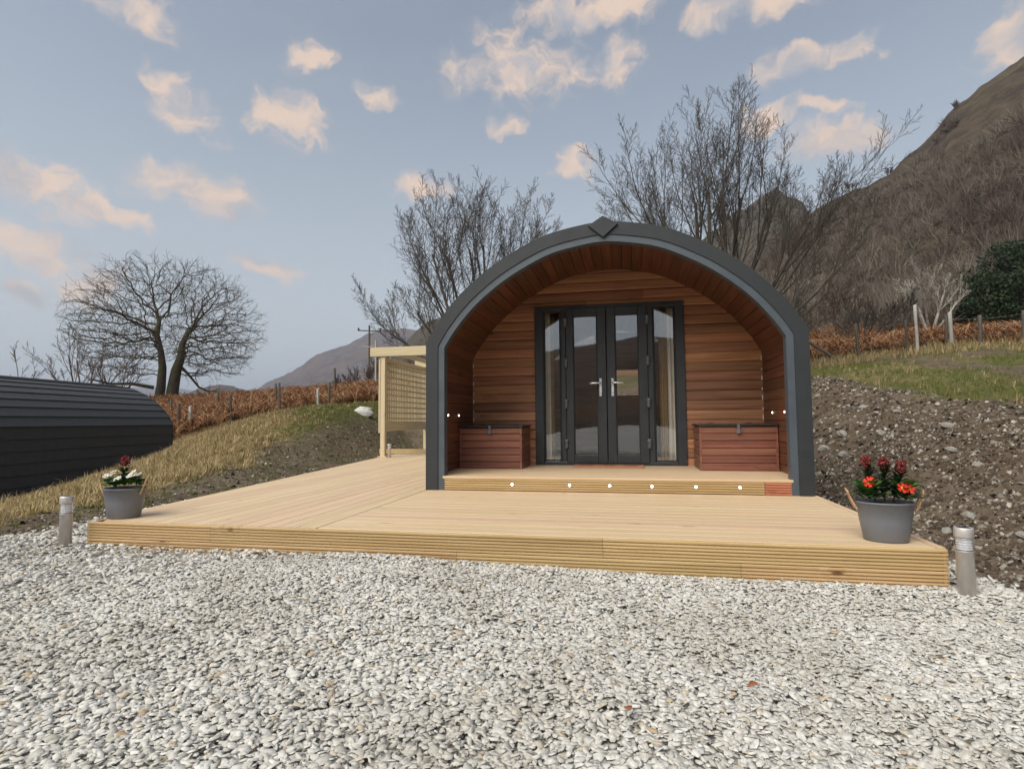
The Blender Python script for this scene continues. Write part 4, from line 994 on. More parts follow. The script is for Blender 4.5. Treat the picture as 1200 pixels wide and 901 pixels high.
# ------------------------------------------------------------------ single stones one can pick out
def rock_mesh(seed, n1=8, n2=5):
    r = np.random.default_rng(seed); v = [(0, 0, .62)]; f = []
    for j in range(1, n2):
        for i in range(n1):
            th = math.pi * j / n2; ph = 2 * math.pi * i / n1 + r.uniform(-.2, .2); k = r.uniform(.78, 1.12)
            v.append((k * math.sin(th) * math.cos(ph), k * .75 * math.sin(th) * math.sin(ph), k * .62 * math.cos(th)))
    v.append((0, 0, -.6)); last = len(v) - 1
    for i in range(n1):
        f.append((0, 1 + i, 1 + (i + 1) % n1)); f.append((last, last - n1 + (i + 1) % n1, last - n1 + i))
        for j in range(n2 - 2):
            a = 1 + j * n1; f.append((a + i, a + n1 + i, a + n1 + (i + 1) % n1, a + (i + 1) % n1))
    return mesh_from('bank_stone', v, f)
def rocks():
    r = random.Random(5); meshes = [rock_mesh(s) for s in range(6)]
    spots = [(2.62, -.9), (2.75, -.55), (2.48, -.2), (3.0, .1), (3.3, -.35), (2.95, .75), (2.6, .55), (3.5, .65), (2.72, 1.3), (3.2, 1.45), (3.75, 1.2), (2.5, 1.75), (3.0, 2.1), (3.45, 2.35), (3.9, 2.0), (2.7, 2.75), (3.2, 3.0), (3.7, 3.1),
             (2.55, 3.6), (3.05, 3.9), (3.6, 3.95), (4.05, 3.4), (2.85, 4.7), (3.4, 4.9), (3.95, 4.6), (2.6, 5.4), (3.1, 5.8), (3.65, 6.0), (4.1, 5.6), (2.9, 6.7), (3.5, 7.0), (4.0, 6.8), (2.45, -1.45), (2.85, -1.3), (3.25, -1.0), (3.6, -1.5), (3.1, -1.9), (2.75, -2.05), (3.45, -2.3), (3.9, -.3)]
    for i, (x, y) in enumerate(spots):
        x += r.uniform(-.15, .15); y += r.uniform(-.2, .2); s = r.choice([.035, .045, .055, .07, .085]) * (1.0 + .06 * max(0, y))
        if y < -.4: s = min(s, .05)
        o = obj('bank_stone', meshes[i % 6], ROCK); o.location = (x, y, float(ground_z(x, y)) + s * .22); o.scale = (s, s, s * r.uniform(.7, 1.1)); o.rotation_euler = (r.uniform(-.4, .4), r.uniform(-.4, .4), r.uniform(0, 6.3))
        tag(o, 'pale stone lying in the dug soil bank beside the deck', 'stone', 'larger stones in the soil bank')
    x, y = -7.35, 9.55
    o = obj('boulder', rock_mesh(31, 12, 8), plain('white_boulder', (0.52, .50, .46), .9, vary=.15)); o.location = (x, y, float(ground_z(x, y)) + .05); o.scale = (.27, .24, .30); o.rotation_euler = (0, 0, .4)
    tag(o, 'large whitish boulder on the grass behind the trellis post', 'boulder')
rocks()

# ------------------------------------------------------------------ bare trees
def rot_about(v, axis, ang):
    axis = unit(axis); c, s = math.cos(ang), math.sin(ang)
    return v * c + np.cross(axis, v) * s + axis * (axis @ v) * (1 - c)

def grow(r, out, p, d, L, rad, lv, S):
    """recursive branch; S holds lists by level"""
    n = S['seg'][lv]; pts = [p]; dd = unit(d); step = L / n
    for i in range(n):
        dd = unit(dd + r.normal(0, S['wig'][lv], 3) + np.array([0, 0, S['up'][lv]])); pts.append(pts[-1] + dd * step)
    pts = np.array(pts); rr = np.linspace(rad, max(S['rmin'], rad * S['taper'][lv]), n + 1)
    out[min(lv, S['split'])].append((pts, rr, S['sides'][lv]))
    if lv + 1 >= len(S['seg']): return
    k = S['kids'][lv]; k = int(k + (r.uniform() < (k - int(k)))); ph = r.uniform(0, 6.28)
    for c in range(k):
        t = S['start'][lv] + (1 - S['start'][lv]) * (c + r.uniform(.2, .9)) / k; t = min(t, .995)
        f = t * n; i = min(int(f), n - 1); q = pts[i] + (pts[i + 1] - pts[i]) * (f - i); loc = unit(pts[i + 1] - pts[i])
        ph += 2.4 + r.normal(0, .5); side = unit(np.cross(loc, (.3, .2, 1) if abs(loc[2]) < .95 else (1, 0, 0))); side = rot_about(side, loc, ph)
        a = math.radians(r.normal(S['ang'][lv], S['ang'][lv] * .2)); cd = loc * math.cos(a) + side * math.sin(a)
        cl = L * S['ratio'][lv] * r.uniform(.7, 1.15) * (1 - S['apical'][lv] * t)
        cr = max(S['rmin'], min(rr[i] * .85, rr[i] * S['rr'][lv] * (1.0 - .25 * t)))
        grow(r, out, q, cd, cl, cr, lv + 1, S)

def emit_tree(root, out, m, names=('trunk', 'crown')):
    for part, nm in zip(out, names):
        if not part: continue
        t = Tubes()
        for pts, rr, sides in part: t.add(pts, rr, sides)
        obj(nm, t.mesh(nm), m, root)

ASH = dict(seg=[6, 6, 4, 3, 2], wig=[.045, .06, .08, .10, .12], up=[.03, .10, .10, .08, .05], taper=[.55, .25, .3, .4, .5], rmin=.0046, split=1, sides=[7, 5, 3, 3, 3],
           kids=[6, 8.5, 7.5, 4.4], start=[.42, .18, .15, .12], ang=[22, 30, 34, 36], ratio=[.72, .50, .50, .46], apical=[.25, .5, .45, .4], rr=[.6, .5, .5, .6])
def stemmed_tree(x, y, stems, seed, label, S=ASH, m=TWIG, name='bare_tree', group=None, cat='tree'):
    r = np.random.default_rng(seed); z = float(ground_z(x, y)) - .05
    t = thing(name, label, cat, (x, y, z), group=group); out = [[], []]
    for (az, lean, L, rad) in stems:
        a = math.radians(az); le = math.radians(lean); d = np.array([math.sin(a) * math.sin(le), math.cos(a) * math.sin(le), math.cos(le)])
        grow(r, out, np.array([.08 * math.sin(a), .08 * math.cos(a), 0]), d, L, rad, 0, S)
    emit_tree(t, out, m); return t

# two many-stemmed trees standing behind the cabin
def fan(leans, L, rad, seed):
    r = random.Random(seed); return [((90 if a >= 0 else -90) + r.uniform(-38, 38), abs(a), l, rad * l / 5.0 * r.uniform(.8, 1.1)) for a, l in zip(leans, L)]
stemmed_tree(-4.75, 13.1, fan((-62, -48, -36, -25, -15, -6, 3, 11, 20, 29, 39), (3.9, 4.3, 4.6, 4.9, 5.1, 5.2, 5.2, 5.0, 4.8, 4.4, 3.8), .066, 5), 3, 'slender many-stemmed bare tree behind the trellis side of the cabin roof')
stemmed_tree(2.95, 13.5, fan((-44, -34, -25, -17, -9, -2, 6, 13, 21, 29, 38, 50, 63), (4.6, 5.3, 5.7, 5.9, 6.0, 6.1, 6.1, 6.0, 5.9, 5.6, 5.2, 4.6, 3.8), .068, 6), 14, 'broad bare tree with fanned stems rising behind the cabin roof towards the crag')

def oak():
    """great twin-trunked oak: limbs grown towards points spread through the crown"""
    r = np.random.default_rng(17); X0, Y0 = -33.4, 30.6; z = float(ground_z(X0, Y0)) - .2
    t = thing('oak_tree', 'great spreading bare oak with twin trunks on the bracken ridge', 'tree', (X0, Y0, z))
    u = np.array([math.cos(math.radians(42.6)), math.sin(math.radians(42.6)), 0]); w = np.array([-u[1], u[0], 0])     # across and along the view
    # crown: a dome, wider than high, sagging low at the sides
    A = []
    while len(A) < 3600:
        q = r.uniform(-1, 1, 3); n = np.linalg.norm(q)
        if n > 1 or n < .12: continue
        c = np.array([q[0] * 6.4, q[1] * 5.2, 5.6 + q[2] * 5.2]); 
        if c[2] < 1.9 + .9 * vnoise(np.array(c[0] * .8), np.array(c[1] * .8), 3) : continue
        if c[2] < 3.3 and abs(c[0]) < 1.5: continue
        if fbm(np.array(c[0] * .45), np.array(c[2] * .45 + c[1] * .3), 3, 4) < -.11: continue
        A.append(u * c[0] + w * c[1] + np.array([0, 0, c[2]]))
    A = np.array(A)
    nodes = []; par = []
    def chain(pts, p0):
        for p in pts: nodes.append(np.array(p, float)); par.append(p0); p0 = len(nodes) - 1
        return p0
    Z = np.array([0, 0, 1.0])
    for line in ([u * .34, u * .40 + Z * 1.2, u * .58 + Z * 2.6, u * .86 + Z * 3.6, u * .92 + Z * 4.6, u * 1.4 + Z * 5.8], [-u * .50 + w * .3, -u * .36 + Z * 1.4, -u * .30 + Z * 2.8, -u * .42 + Z * 3.9, -u * .72 + Z * 5.2, -u * .55 + Z * 6.6]):
        q = []
        for a, b in zip(line, line[1:]): q += [a + (b - a) * k / 4 for k in range(4)]
        chain(q, -1)
    trunk_n = len(nodes)
    N = np.array(nodes); alive = np.ones(len(A), bool); best = np.full(len(A), 1e9); who = np.zeros(len(A), int)
    def upd(i0):
        for i in range(i0, len(nodes)):
            dd = np.linalg.norm(A - nodes[i], axis=1); k = dd < best; best[k] = dd[k]; who[k] = i
    upd(0)
    for it in range(110):
        act = alive & (best < 3.2)
        if not act.any(): break
        idx = np.unique(who[act]); i0 = len(nodes)
        dirs = unit_rows(A[act] - np.array(nodes)[who[act]])
        acc = np.zeros((len(nodes), 3)); np.add.at(acc, who[act], dirs)
        for i in idx:
            g = acc[i]
            if np.linalg.norm(g) < .05: continue
            pd = unit(nodes[i] - nodes[par[i]]) if par[i] >= 0 else np.array([0, 0, 1.0])
            d = unit(unit(g) + .55 * pd + r.normal(0, .34, 3)); nodes.append(nodes[i] + d * .30); par.append(i)
        if len(nodes) == i0: break
        upd(i0); alive &= best > .42
        if len(nodes) > 7000: break
    n = len(nodes); P = np.array(nodes); par_ = np.array(par); kids = [[] for _ in range(n)]
    for i in range(n):
        if par_[i] >= 0: kids[par_[i]].append(i)
    e = np.zeros(n); ex = 2.25
    for i in range(n - 1, -1, -1):
        if not kids[i]: e[i] = .015 ** ex
        if par_[i] >= 0: e[par_[i]] += e[i]
    rad = np.minimum(e ** (1 / ex), .50); 
    for i in range(trunk_n): rad[i] = max(min(rad[i], .44), float(np.interp(P[i][2], [0, .5, 2.5, 4, 7], [.58, .43, .36, .26, .09])) * (1.0 if i < trunk_n // 2 else .78))
    out = [[], []]; done = np.zeros(n, bool); stack = [i for i in range(n) if par_[i] < 0]
    while stack:
        s = stack.pop(); ch = [s] if par_[s] < 0 else [par_[s], s]; c = s
        while kids[c]:
            ks = sorted(kids[c], key=lambda q: -rad[q]); stack += ks[1:]; c = ks[0]; ch.append(c)
        rr = rad[ch].copy()
        if par_[s] >= 0: rr[0] = min(rr[0], rad[s] * 1.15)
        big = rr.max() > .30
        out[0 if big else 1].append((P[ch], rr, 10 if big else (6 if rr.max() > .08 else 4)))
    # fine twigs
    TW = dict(seg=[3, 3], wig=[.12, .14], up=[.05, .05], taper=[.5, .5], rmin=.008, split=1, sides=[3, 3], kids=[3.2], start=[.2], ang=[38], ratio=[.62], apical=[.3], rr=[.8])
    for i in range(trunk_n, n):
        if rad[i] < .05 and (not kids[i] or r.uniform() < .42):
            pd = unit(P[i] - P[par_[i]]); o2 = [[], []]; grow(r, o2, P[i], unit(pd + r.normal(0, .45, 3)), r.uniform(.5, 1.0), .013, 0, TW); out[1] += o2[0] + o2[1]
    # low broken limb sweeping to the ground on the right, dead bough to the left
    for pts, r0 in (([u * .9 + np.array([0, 0, 2.9]), u * 1.5 + np.array([0, 0, 2.2]), u * 2.1 + np.array([0, 0, 1.4]), u * 2.7 + np.array([0, 0, 1.1]), u * 3.4 + np.array([0, 0, .7])], .12), ([-u * .8 + np.array([0, 0, 1.3]), -u * 2.2 + np.array([0, 0, 1.55]), -u * 3.4 + np.array([0, 0, 1.5]), -u * 4.6 + np.array([0, 0, 1.8])], .16)):
        out[1].append((np.array(pts), np.linspace(r0, r0 * .4, len(pts)), 6))
        o2 = [[], []]
        for q in pts[1:]: 
            for _ in range(3): grow(r, o2, q, r.normal(0, 1, 3) + u * (1 if pts[0] @ u > 0 else -1), 1.2, .03, 0, dict(TW, kids=[4]))
        out[1] += o2[0] + o2[1]
    emit_tree(t, out, OAK)
def unit_rows(v): return v / (np.linalg.norm(v, axis=1)[:, None] + 1e-12)
oak()

def small_tree(x, y, h, seed, label, spread=28, m=TWIG, stems=4, name='bare_tree', group=None, rad=.06, lv=4, rmin=.008, kid=1.0):
    S = dict(ASH); S['rmin'] = rmin; S = {k: (v[:lv] if isinstance(v, list) else v) for k, v in S.items()}; S['kids'] = [k * kid * .86 for k in S['kids']]
    r = random.Random(seed); st = [(360 * i / stems + r.uniform(-30, 30), r.uniform(.3, 1.2) * spread, h * r.uniform(.42, .56), rad * r.uniform(.7, 1.1)) for i in range(stems)]
    return stemmed_tree(x, y, st, seed, label, S, m, name, group)
def polar(az, d): return CAM[0] + d * math.sin(math.radians(az)), CAM[1] + d * math.cos(math.radians(az))
small_tree(*polar(-48.3, 44), 7.2, 41, 'low tangled bare tree between the black cabin and the oak', 42, stems=5, m=BRBUSH, rmin=.010, kid=.8)
small_tree(*polar(-46.2, 46), 5.2, 42, 'small bare thorn crouching under the oak boughs behind the black cabin ridge', 55, stems=4, m=BRBUSH, rmin=.010, kid=.75)
small_tree(*polar(-53.6, 27), 7.6, 43, 'sparse bare sapling with drooping leaves above the black cabin roof', 36, stems=3, rmin=.009, lv=4, kid=.6)
small_tree(*polar(-52.3, 38), 3.0, 44, 'russet low thicket just above the black cabin roof', 60, stems=8, m=bark('russet_twigs', (.15, .075, .04)), rmin=.012, name='bush')
for i, (az, d, h) in enumerate(((-27.8, 52, 2.6), (-26.0, 56, 4.3), (-24.2, 54, 5.2), (-22.8, 50, 4.4), (-29.5, 60, 2.2))):
    small_tree(*polar(az, d), h, 60 + i, ('low brown bush right below the power pole crossarm', 'brown bare tree of the thicket, just beside the power pole shaft', 'tallest brown bare tree of the thicket behind the trellis beam', 'brown bare tree of the thicket seen through the trellis', 'smallest brown bush on the bracken ridge, on the hut side of the power pole')[i], 50, stems=5, m=BRBUSH, rmin=.014, group='thicket beyond the bracken field', lv=4)
small_tree(*polar(24.8, 43), 6.2, 71, 'pale-barked bare tree with twisted boughs above the bracken', 34, m=PALEB, stems=5, rad=.10, rmin=.016, lv=4, kid=.95)
small_tree(*polar(20.0, 37), 3.0, 72, 'dense dark brown bush rising behind the fence near the cabin', 55, m=TWIG, stems=10, rmin=.010, name='bush', kid=.95)
small_tree(*polar(18.3, 40), 4.6, 73, 'bare brown tree leaning over the dense bush by the fence', 40, m=BRBUSH, stems=5, rmin=.013)
small_tree(*polar(22.4, 43), 4.2, 74, 'grey-brown bare tree standing between the dense bush and the pale tree', 40, m=TWIG, stems=5, rmin=.013)

def hill_z(az, d):
    """height of the fellside under a point given by bearing and distance"""
    j = int(round((az + 3) / 83 * 419)); j = max(0, min(419, j)); c = np.hypot(HX[:, j] - CAM[0], HY[:, j] - CAM[1]); return float(np.interp(d, c[:90], HZ[:90, j]))
def skyline_tree(az, d, h, seed, label):
    x, y = polar(az, d); t = small_tree(x, y, h, seed, label, 34, stems=6, rmin=.022, rad=.08, lv=4, m=BRBUSH); t.location.z = hill_z(az, d) - .2
skyline_tree(19.75, 181, 5.2, 81, 'lone bare tree standing on the fell skyline nearest the crag')
skyline_tree(22.55, 182, 3.6, 82, 'low wind-bent tree on the fell skyline, further up the slope')
skyline_tree(27.3, 183, 3.2, 83, 'small tree at the skyline high up the steep fell')

def evergreen(x, y, h, w, seed, label):
    """dense dark evergreen: a stem with boughs and leaf-sized faces spread through the crown in clumps"""
    r = np.random.default_rng(seed); z = float(ground_z(x, y)); t = thing('evergreen_tree', label, 'tree', (x, y, z), group='dark evergreens at the foot of the fell')
    tb = Tubes(); tb.add([(0, 0, -.2), (.1, 0, h * .5), (0, .1, h * .93)], [.22, .14, .03], 8); cl = []
    for i in range(95):
        a = r.uniform(0, 6.28); zz = r.uniform(.03, .97) * h; e = w * math.sqrt(max(.05, 1 - ((zz / h - .35) / .68) ** 2)) * r.uniform(.35, 1.0); c = np.array([math.cos(a) * e, math.sin(a) * e, zz + r.uniform(-.2, .3)])
        tb.add([(0, 0, zz * .8), tuple(c * [.6, .6, 1] - [0, 0, .1]), tuple(c)], [.06, .035, .01], 4); cl.append((c, r.uniform(.45, .95)))
    obj('trunk', tb.mesh('trunk'), OAK, t)
    Q = []
    for c, s in cl:
        n = int(260 * s); d = unit_rows(r.normal(0, 1, (n, 3))); Q.append(c + d * (s * r.uniform(.35, 1.05, n) ** .6)[:, None] * [1, 1, .72])
    Q = np.concatenate(Q); n = len(Q); a = unit_rows(r.normal(0, 1, (n, 3))); b = unit_rows(np.cross(a, r.normal(0, 1, (n, 3)))); s = r.uniform(.05, .12, n)[:, None]
    V = np.stack([Q - a * s, Q + b * s * .55, Q + a * s, Q - b * s * .55], 1).reshape(-1, 3); obj('crown', mesh_np('crown', V, np.arange(n * 4).reshape(-1, 4)), HOLLY, t)
HOLLY = island('evergreen_leaf', [(0.0, (0.012, 0.022, 0.010)), (0.6, (0.026, 0.044, 0.018)), (1.0, (0.05, 0.07, 0.03))], .6)
evergreen(*polar(28.6, 47), 3.0, 1.8, 1, 'dark evergreen, lowest of the group at the foot of the fell, beside the pale tree')
evergreen(*polar(30.8, 50), 5.0, 3.0, 2, 'tall broad dark evergreen at the foot of the fell')
evergreen(*polar(33.6, 46), 5.0, 3.0, 3, 'rounded dark evergreen farthest along the fell foot from the pale tree')

def scrub():
    """leafless wood over the lower fell, reads as one brown-grey mass"""
    r = np.random.default_rng(55); V = []; n_t = 3300
    az = r.uniform(3, 50, n_t * 2); T = r.uniform(.0, 1.0, n_t * 2) ** 1.15; d = 46 + (185 - 46) * T * .97
    dens = fbm(az * .22, d * .03, 4, 66) + .5; lim = np.interp(d, [46, 60, 130, 170, 185], [.30, .25, .42, .62, .75]); ok = dens > lim; az, d = az[ok][:n_t], d[ok][:n_t]
    x = CAM[0] + d * np.sin(np.radians(az)); y = CAM[1] + d * np.cos(np.radians(az)); z = np.array([hill_z(a, q) for a, q in zip(az, d)])
    z = np.maximum(z, np.where(d < 75, ground_z(x, y), -99))
    n = len(x); h = r.uniform(1.8, 5.5, n) * np.interp(d, [46, 100, 185], [.75, 1.0, .6]); K = 64
    # each twig a thin sliver from inside the crown outwards and up
    o = r.normal(0, 1, (n, K, 3)); o[..., 2] = np.abs(o[..., 2]) * .9 + .25; o = o / np.linalg.norm(o, axis=2)[..., None]
    start = np.stack([x, y, z + h * .10], 1)[:, None] + o * (h[:, None] * r.uniform(.0, .30, (n, K)))[..., None] * [.8, .8, .9]
    L = h[:, None] * r.uniform(.30, .62, (n, K)); tip = start + (o + r.normal(0, .28, (n, K, 3))) * L[..., None] * [.78, .78, 1.0]
    side = r.normal(0, 1, (n, K, 3)); side = np.cross(o, side); side /= np.linalg.norm(side, axis=2)[..., None]; wd = (.013 + .00016 * d)[:, None] * r.uniform(.6, 1.7, (n, K))
    side = side * wd[..., None]
    Vv = np.stack([start - side, start + side, tip], 2).reshape(n, K * 3, 3)
    kind = np.digitize(fbm(x * .05, y * .05, 3, 12) + r.normal(0, .07, n), [-.06, .07])
    for k, (nm, c, lab) in enumerate((('scrub_wood', (.100, .074, .060), 'purple-brown leafless wood clothing the fellside'), ('scrub_wood', (.135, .110, .084), 'grey-brown leafless scrub on the fellside'), ('scrub_wood', (.175, .150, .118), 'pale lichen-grey leafless scrub scattered over the fellside'))):
        S = Vv[kind == k].reshape(-1, 3)
        m = island('scrub_%d' % k, [(0, tuple(v * .55 for v in c)), (.6, c), (1, tuple(v * 1.5 for v in c))], .95)
        if len(S): tag(obj(nm, mesh_np(nm, S, np.arange(len(S)).reshape(-1, 3)), m), lab, 'scrub', kind='stuff')
scrub()

# ------------------------------------------------------------------ fences, pole, hut, wall
def wooden_post(parent, x, y, h, wd=.10, tilt=(0, 0), m=POSTW, name='post'):
    n = 8; k = [(wd * .5 * (1 + .06 * math.sin(i * 2.1)), z) for i, z in enumerate((-.35, 0, h * .3, h * .7, h - .02))] + [(wd * .42, h)]
    z = float(ground_z(x, y)); o = obj(name, lathe(k, n, 'post', smooth=True), m, parent); base = parent.location if parent is not None else Vector((0, 0, 0))
    # board axis of the wood runs along local x: stand the lathe up by swapping axes in the mesh
    for v in o.data.vertices: v.co = (v.co.z, v.co.y, -v.co.x)
    o.matrix_basis = Matrix.Translation(Vector((x, y, z)) - base) @ Matrix.Rotation(tilt[0], 4, 'X') @ Matrix.Rotation(tilt[1], 4, 'Y') @ frame((0, 0, 0), (0, 0, 1), (0, 1, 0), (-1, 0, 0))
    return o, Vector((x, y, z))
def fence(label, posts, heights, wires=(.35, .62, .88), strut=None):
    x0, y0 = posts[0][:2]; t = thing('wire_fence', label, 'fence', (x0, y0, float(ground_z(x0, y0)))); tops = []
    r = random.Random(3)
    for (x, y), h in zip(posts, heights):
        o, b = wooden_post(t, x, y, h, r.uniform(.09, .125), (r.uniform(-.06, .06), r.uniform(-.07, .07))); tops.append((b, h))
    base = t.location
    for w in wires:
        for (a, ha), (b, hb) in zip(tops, tops[1:]):
            pa = a + Vector((0, -.06, ha * w)) - base; pb = b + Vector((0, -.06, hb * w)) - base; mid = (pa + pb) / 2 - Vector((0, 0, .02)); obj('wire', tube_mesh([pa, mid, pb], .0035, 4), WIRE, t)
    if strut:
        a, b = Vector(strut[0]) - base, Vector(strut[1]) - base; obj('strut', tube_mesh([a, (a + b) / 2, b], [.06, .055, .05], 8), POSTW, t)
    return t
LP = [(-19.6, 10.4), (-17.01, 13.49), (-15.62, 14.64), (-14.13, 15.7), (-12.48, 16.72), (-10.4, 17.9), (-8.2, 19.0), (-5.5, 20.0)]
fence('weathered post and wire fence crossing the bracken on the oak side', LP, [1.2, 1.15, 1.15, 1.4, 1.2, 1.2, 1.2, 1.2])
LP2 = [(-21.5, 18.0), (-18.9, 18.0), (-16.9, 19.6), (-14.6, 21.2)]
fence('farther row of old fence posts set back in the bracken below the oak', LP2, [1.1, 1.15, 1.25, 1.7])
z0 = float(ground_z(6.65, 16.1)); z1 = float(ground_z(7.6, 16.0))
fence('weathered post and wire fence along the grassy terrace under the fell', [(6.40, 16.2), (8.02, 15.67), (9.36, 15.3), (10.30, 14.85), (11.05, 14.45), (11.9, 13.95), (13.2, 13.2), (15.0, 12.2)], [1.25, 1.3, 1.1, 1.1, 1.0, 1.05, 1.1, 1.1], strut=((6.42, 16.15, z0 + 1.0), (7.45, 15.75, z1 + .02)))
def marker(x, y, h, label, wd=.09):
    t = thing('pale_post', label, 'post', (x, y, float(ground_z(x, y))), group=None); o, b = wooden_post(t, x, y, h, wd, (.01, -.02), PALEP, 'shaft')
    obj('cap', lathe([(wd * .45, 0), (wd * .5, .01), (wd * .2, .035), (0, .036)], 8), PALEP, t, loc=(0, 0, h - .005))
marker(9.62, 15.2, 1.55, 'tall pale post standing beside the fence under the fell', .10); marker(10.55, 15.05, 1.15, 'shorter whitish post behind the terrace fence', .12)
marker(-16.74, 13.73, .95, 'short whitish post among the dark posts near the black cabin', .12); marker(-12.90, 16.6, .95, 'greenish pale stake between two dark fence posts below the mountain', .11)

def utility_pole(x, y, top, label):
    z = float(ground_z(x, y)); t = thing('utility_pole', label, 'utility pole', (x, y, z)); H = top - z
    obj('shaft', tube_mesh([(0, 0, -.5), (0, 0, H * .5), (0, 0, H)], [.16, .13, .11], 8), POSTW, t)
    c = Vector((math.cos(.45), math.sin(.45), 0)); ca = obj('crossarm', tube_mesh([tuple(c * -1.35 + Vector((0, 0, H - .35))), tuple(c * 1.35 + Vector((0, 0, H - .35)))], .07, 6), POSTW, t)
    ins = lathe([(.0, -.1), (.10, -.1), (.13, .0), (.09, .08), (.13, .14), (.10, .24), (.0, .27)], 8); mi = plain('brown_insulator', (.10, .03, .02), .3)
    for s in (-1.25, 1.25): obj('insulator', ins, mi, t, loc=c * s + Vector((0, 0, H - .28)))
    obj('insulator', ins, mi, t, loc=(0, 0, H + .03)); 
    b = unit((-.25, .0, -1)); obj('brace', tube_mesh([tuple(c * .8 + Vector((0, 0, H - .37))), (0, 0, H - 1.0)], .03, 5), POSTW, t)
utility_pole(-29.9, 57.1, 11.9, 'wooden power pole with crossarm standing before the distant mountain')
def small_pole():
    x, y = polar(-24.9, 40); z = float(ground_z(x, y)); t = thing('stay_post', 'thin pale post with a short arm in the thicket behind the trellis', 'post', (x, y, z))
    obj('shaft', tube_mesh([(0, 0, -.3), (0, 0, 3.3)], [.07, .06], 8), PALEP, t); obj('arm', tube_mesh([(0, 0, 3.0), (-.5, .1, 2.9), (-1.0, .1, 2.95)], .03, 6), PALEP, t)
small_pole()
def hut():
    x, y = polar(-33.1, 75); z = 2.9; t = thing('field_hut', 'small hut whose dark roof shows over the bracken ridge', 'hut', (x, y, z), math.radians(25))
    obj('wall', boxes([(-2.2, 2.2, -1.5, 1.5, -2.0, .9)]), plain('hut_wall', (.10, .11, .11), .8), t)
    v = [(-2.5, -1.8, .85), (2.5, -1.8, .85), (2.5, 0, 1.75), (-2.5, 0, 1.75), (-2.5, 1.8, .85), (2.5, 1.8, .85)]
    ro = obj('roof', mesh_from('roof', v, [(0, 1, 2, 3), (3, 2, 5, 4), (0, 3, 4), (1, 5, 2), (0, 4, 5, 1)]), plain('hut_roof', (.075, .09, .095), .6), t)
hut()
def stone_wall():
    x0, y0 = polar(28.4, 38); x1, y1 = polar(35, 40); t = thing('drystone_wall', 'tumbled drystone wall crossing the bracken below the evergreens', 'wall', (x0, y0, float(ground_z(x0, y0)))); r = random.Random(9)
    ms = [rock_mesh(100 + i, 7, 4) for i in range(5)]; mm = plain('mossy_wall_stone', (.12, .125, .105), .95, vary=.3, scale=4); L = math.hypot(x1 - x0, y1 - y0); n = int(L / .33)
    for row in range(3):
        for i in range(n):
            u = (i + .5 * (row % 2)) / n; x = x0 + (x1 - x0) * u; y = y0 + (y1 - y0) * u
            if row == 2 and r.random() < .35: continue
            o = obj('stone', ms[(i + row) % 5], mm, t); s = r.uniform(.17, .24); o.location = Vector((x, y + r.uniform(-.06, .06), float(ground_z(x, y)) + .10 + row * .21)) - t.location; o.scale = (s, s * 1.2, s * .9); o.rotation_euler = (r.uniform(-.2, .2), r.uniform(-.2, .2), r.uniform(0, 6))
stone_wall()

# ------------------------------------------------------------------ lights by the deck and planters
def bollard(x, y, z, label, H=.375, R=.045):
    t = thing('bollard_light', label, 'garden light', (x, y, z))
    obj('tube', lathe([(R * .93, -.12), (R * .93, H * .66), (R * .99, H * .665), (R * .99, H * .675)], 28), STEEL, t)
    obj('lens', lathe([(R, H * .675), (R * 1.04, H * .69), (R * 1.04, H * .845), (R, H * .86), (R * .9, H * .86), (R * .9, H * .675)], 28), LENS, t)
    core = []
    for i in range(11): core += [(R * (.86 if i % 2 else .74), H * (.678 + i * .0175))]
    obj('reflector', lathe(core, 20, smooth=False), plain('lens_prism', (.80, .80, .82), .3, 0.0, vary=.12, scale=60), t)
    cap = obj('cap', lathe([(R * .97, H * .861), (R, H * .868), (R, H * .985), (R * .95, H), (R * .70, H), (R * .68, H - .003)], 28), STEEL, t)
    obj('solar_panel', boxes([(-R * .52, R * .52, -R * .52, R * .52, H - .004, H + .0015)]), BLACKM, cap)
bollard(-3.895, -2.395, float(pad_z(-3.9, -2.4)), 'steel bollard light beside the white-flowered planter', .375, .044)
bollard(1.985, -2.40, float(pad_z(2.0, -2.4)) - .005, 'steel bollard light beside the red-flowered planter')
bollard(-4.60, 5.10, -.02, 'small bollard light at the foot of the trellis post', .30, .04)

LEAF = island('glossy_leaf', [(0.0, (0.020, 0.055, 0.014)), (0.6, (0.045, 0.12, 0.025)), (1.0, (0.10, 0.20, 0.04))], .38, trans=.12)
DLEAF = island('dark_leaf', [(0.0, (0.016, 0.035, 0.014)), (0.7, (0.035, 0.065, 0.022)), (1.0, (0.06, 0.08, 0.03))], .42, trans=.1)
BUD = island('red_bud', [(0.0, (0.10, 0.012, 0.014)), (0.6, (0.20, 0.025, 0.024)), (1.0, (0.30, 0.07, 0.05))], .6)
PETALW = island('white_petal', [(0.0, (0.70, 0.68, 0.58)), (1.0, (0.85, 0.83, 0.76))], .6, trans=.15)
PETALR = island('scarlet_petal', [(0.0, (0.55, 0.015, 0.012)), (1.0, (0.75, 0.05, 0.02))], .5, trans=.1)
YELL = plain('flower_eye', (.75, .45, .04), .6)
def leaf_mesh(L, w, droop=.3, fold=.25):
    """one broad leaf along +x: midrib, two sides, tapering"""
    st = [(0, .06), (.2, .62), (.45, 1.0), (.7, .86), (.9, .45), (1.0, .03)]; v = []; f = []
    for i, (u, k) in enumerate(st):
        z = L * (.35 * u - droop * u * u); v += [(L * u, -w * k, z + w * k * fold), (L * u, 0, z), (L * u, w * k, z + w * k * fold)]
        if i: a = (i - 1) * 3; f += [(a, a + 1, a + 4, a + 3), (a + 1, a + 2, a + 5, a + 4)]
    return v, f
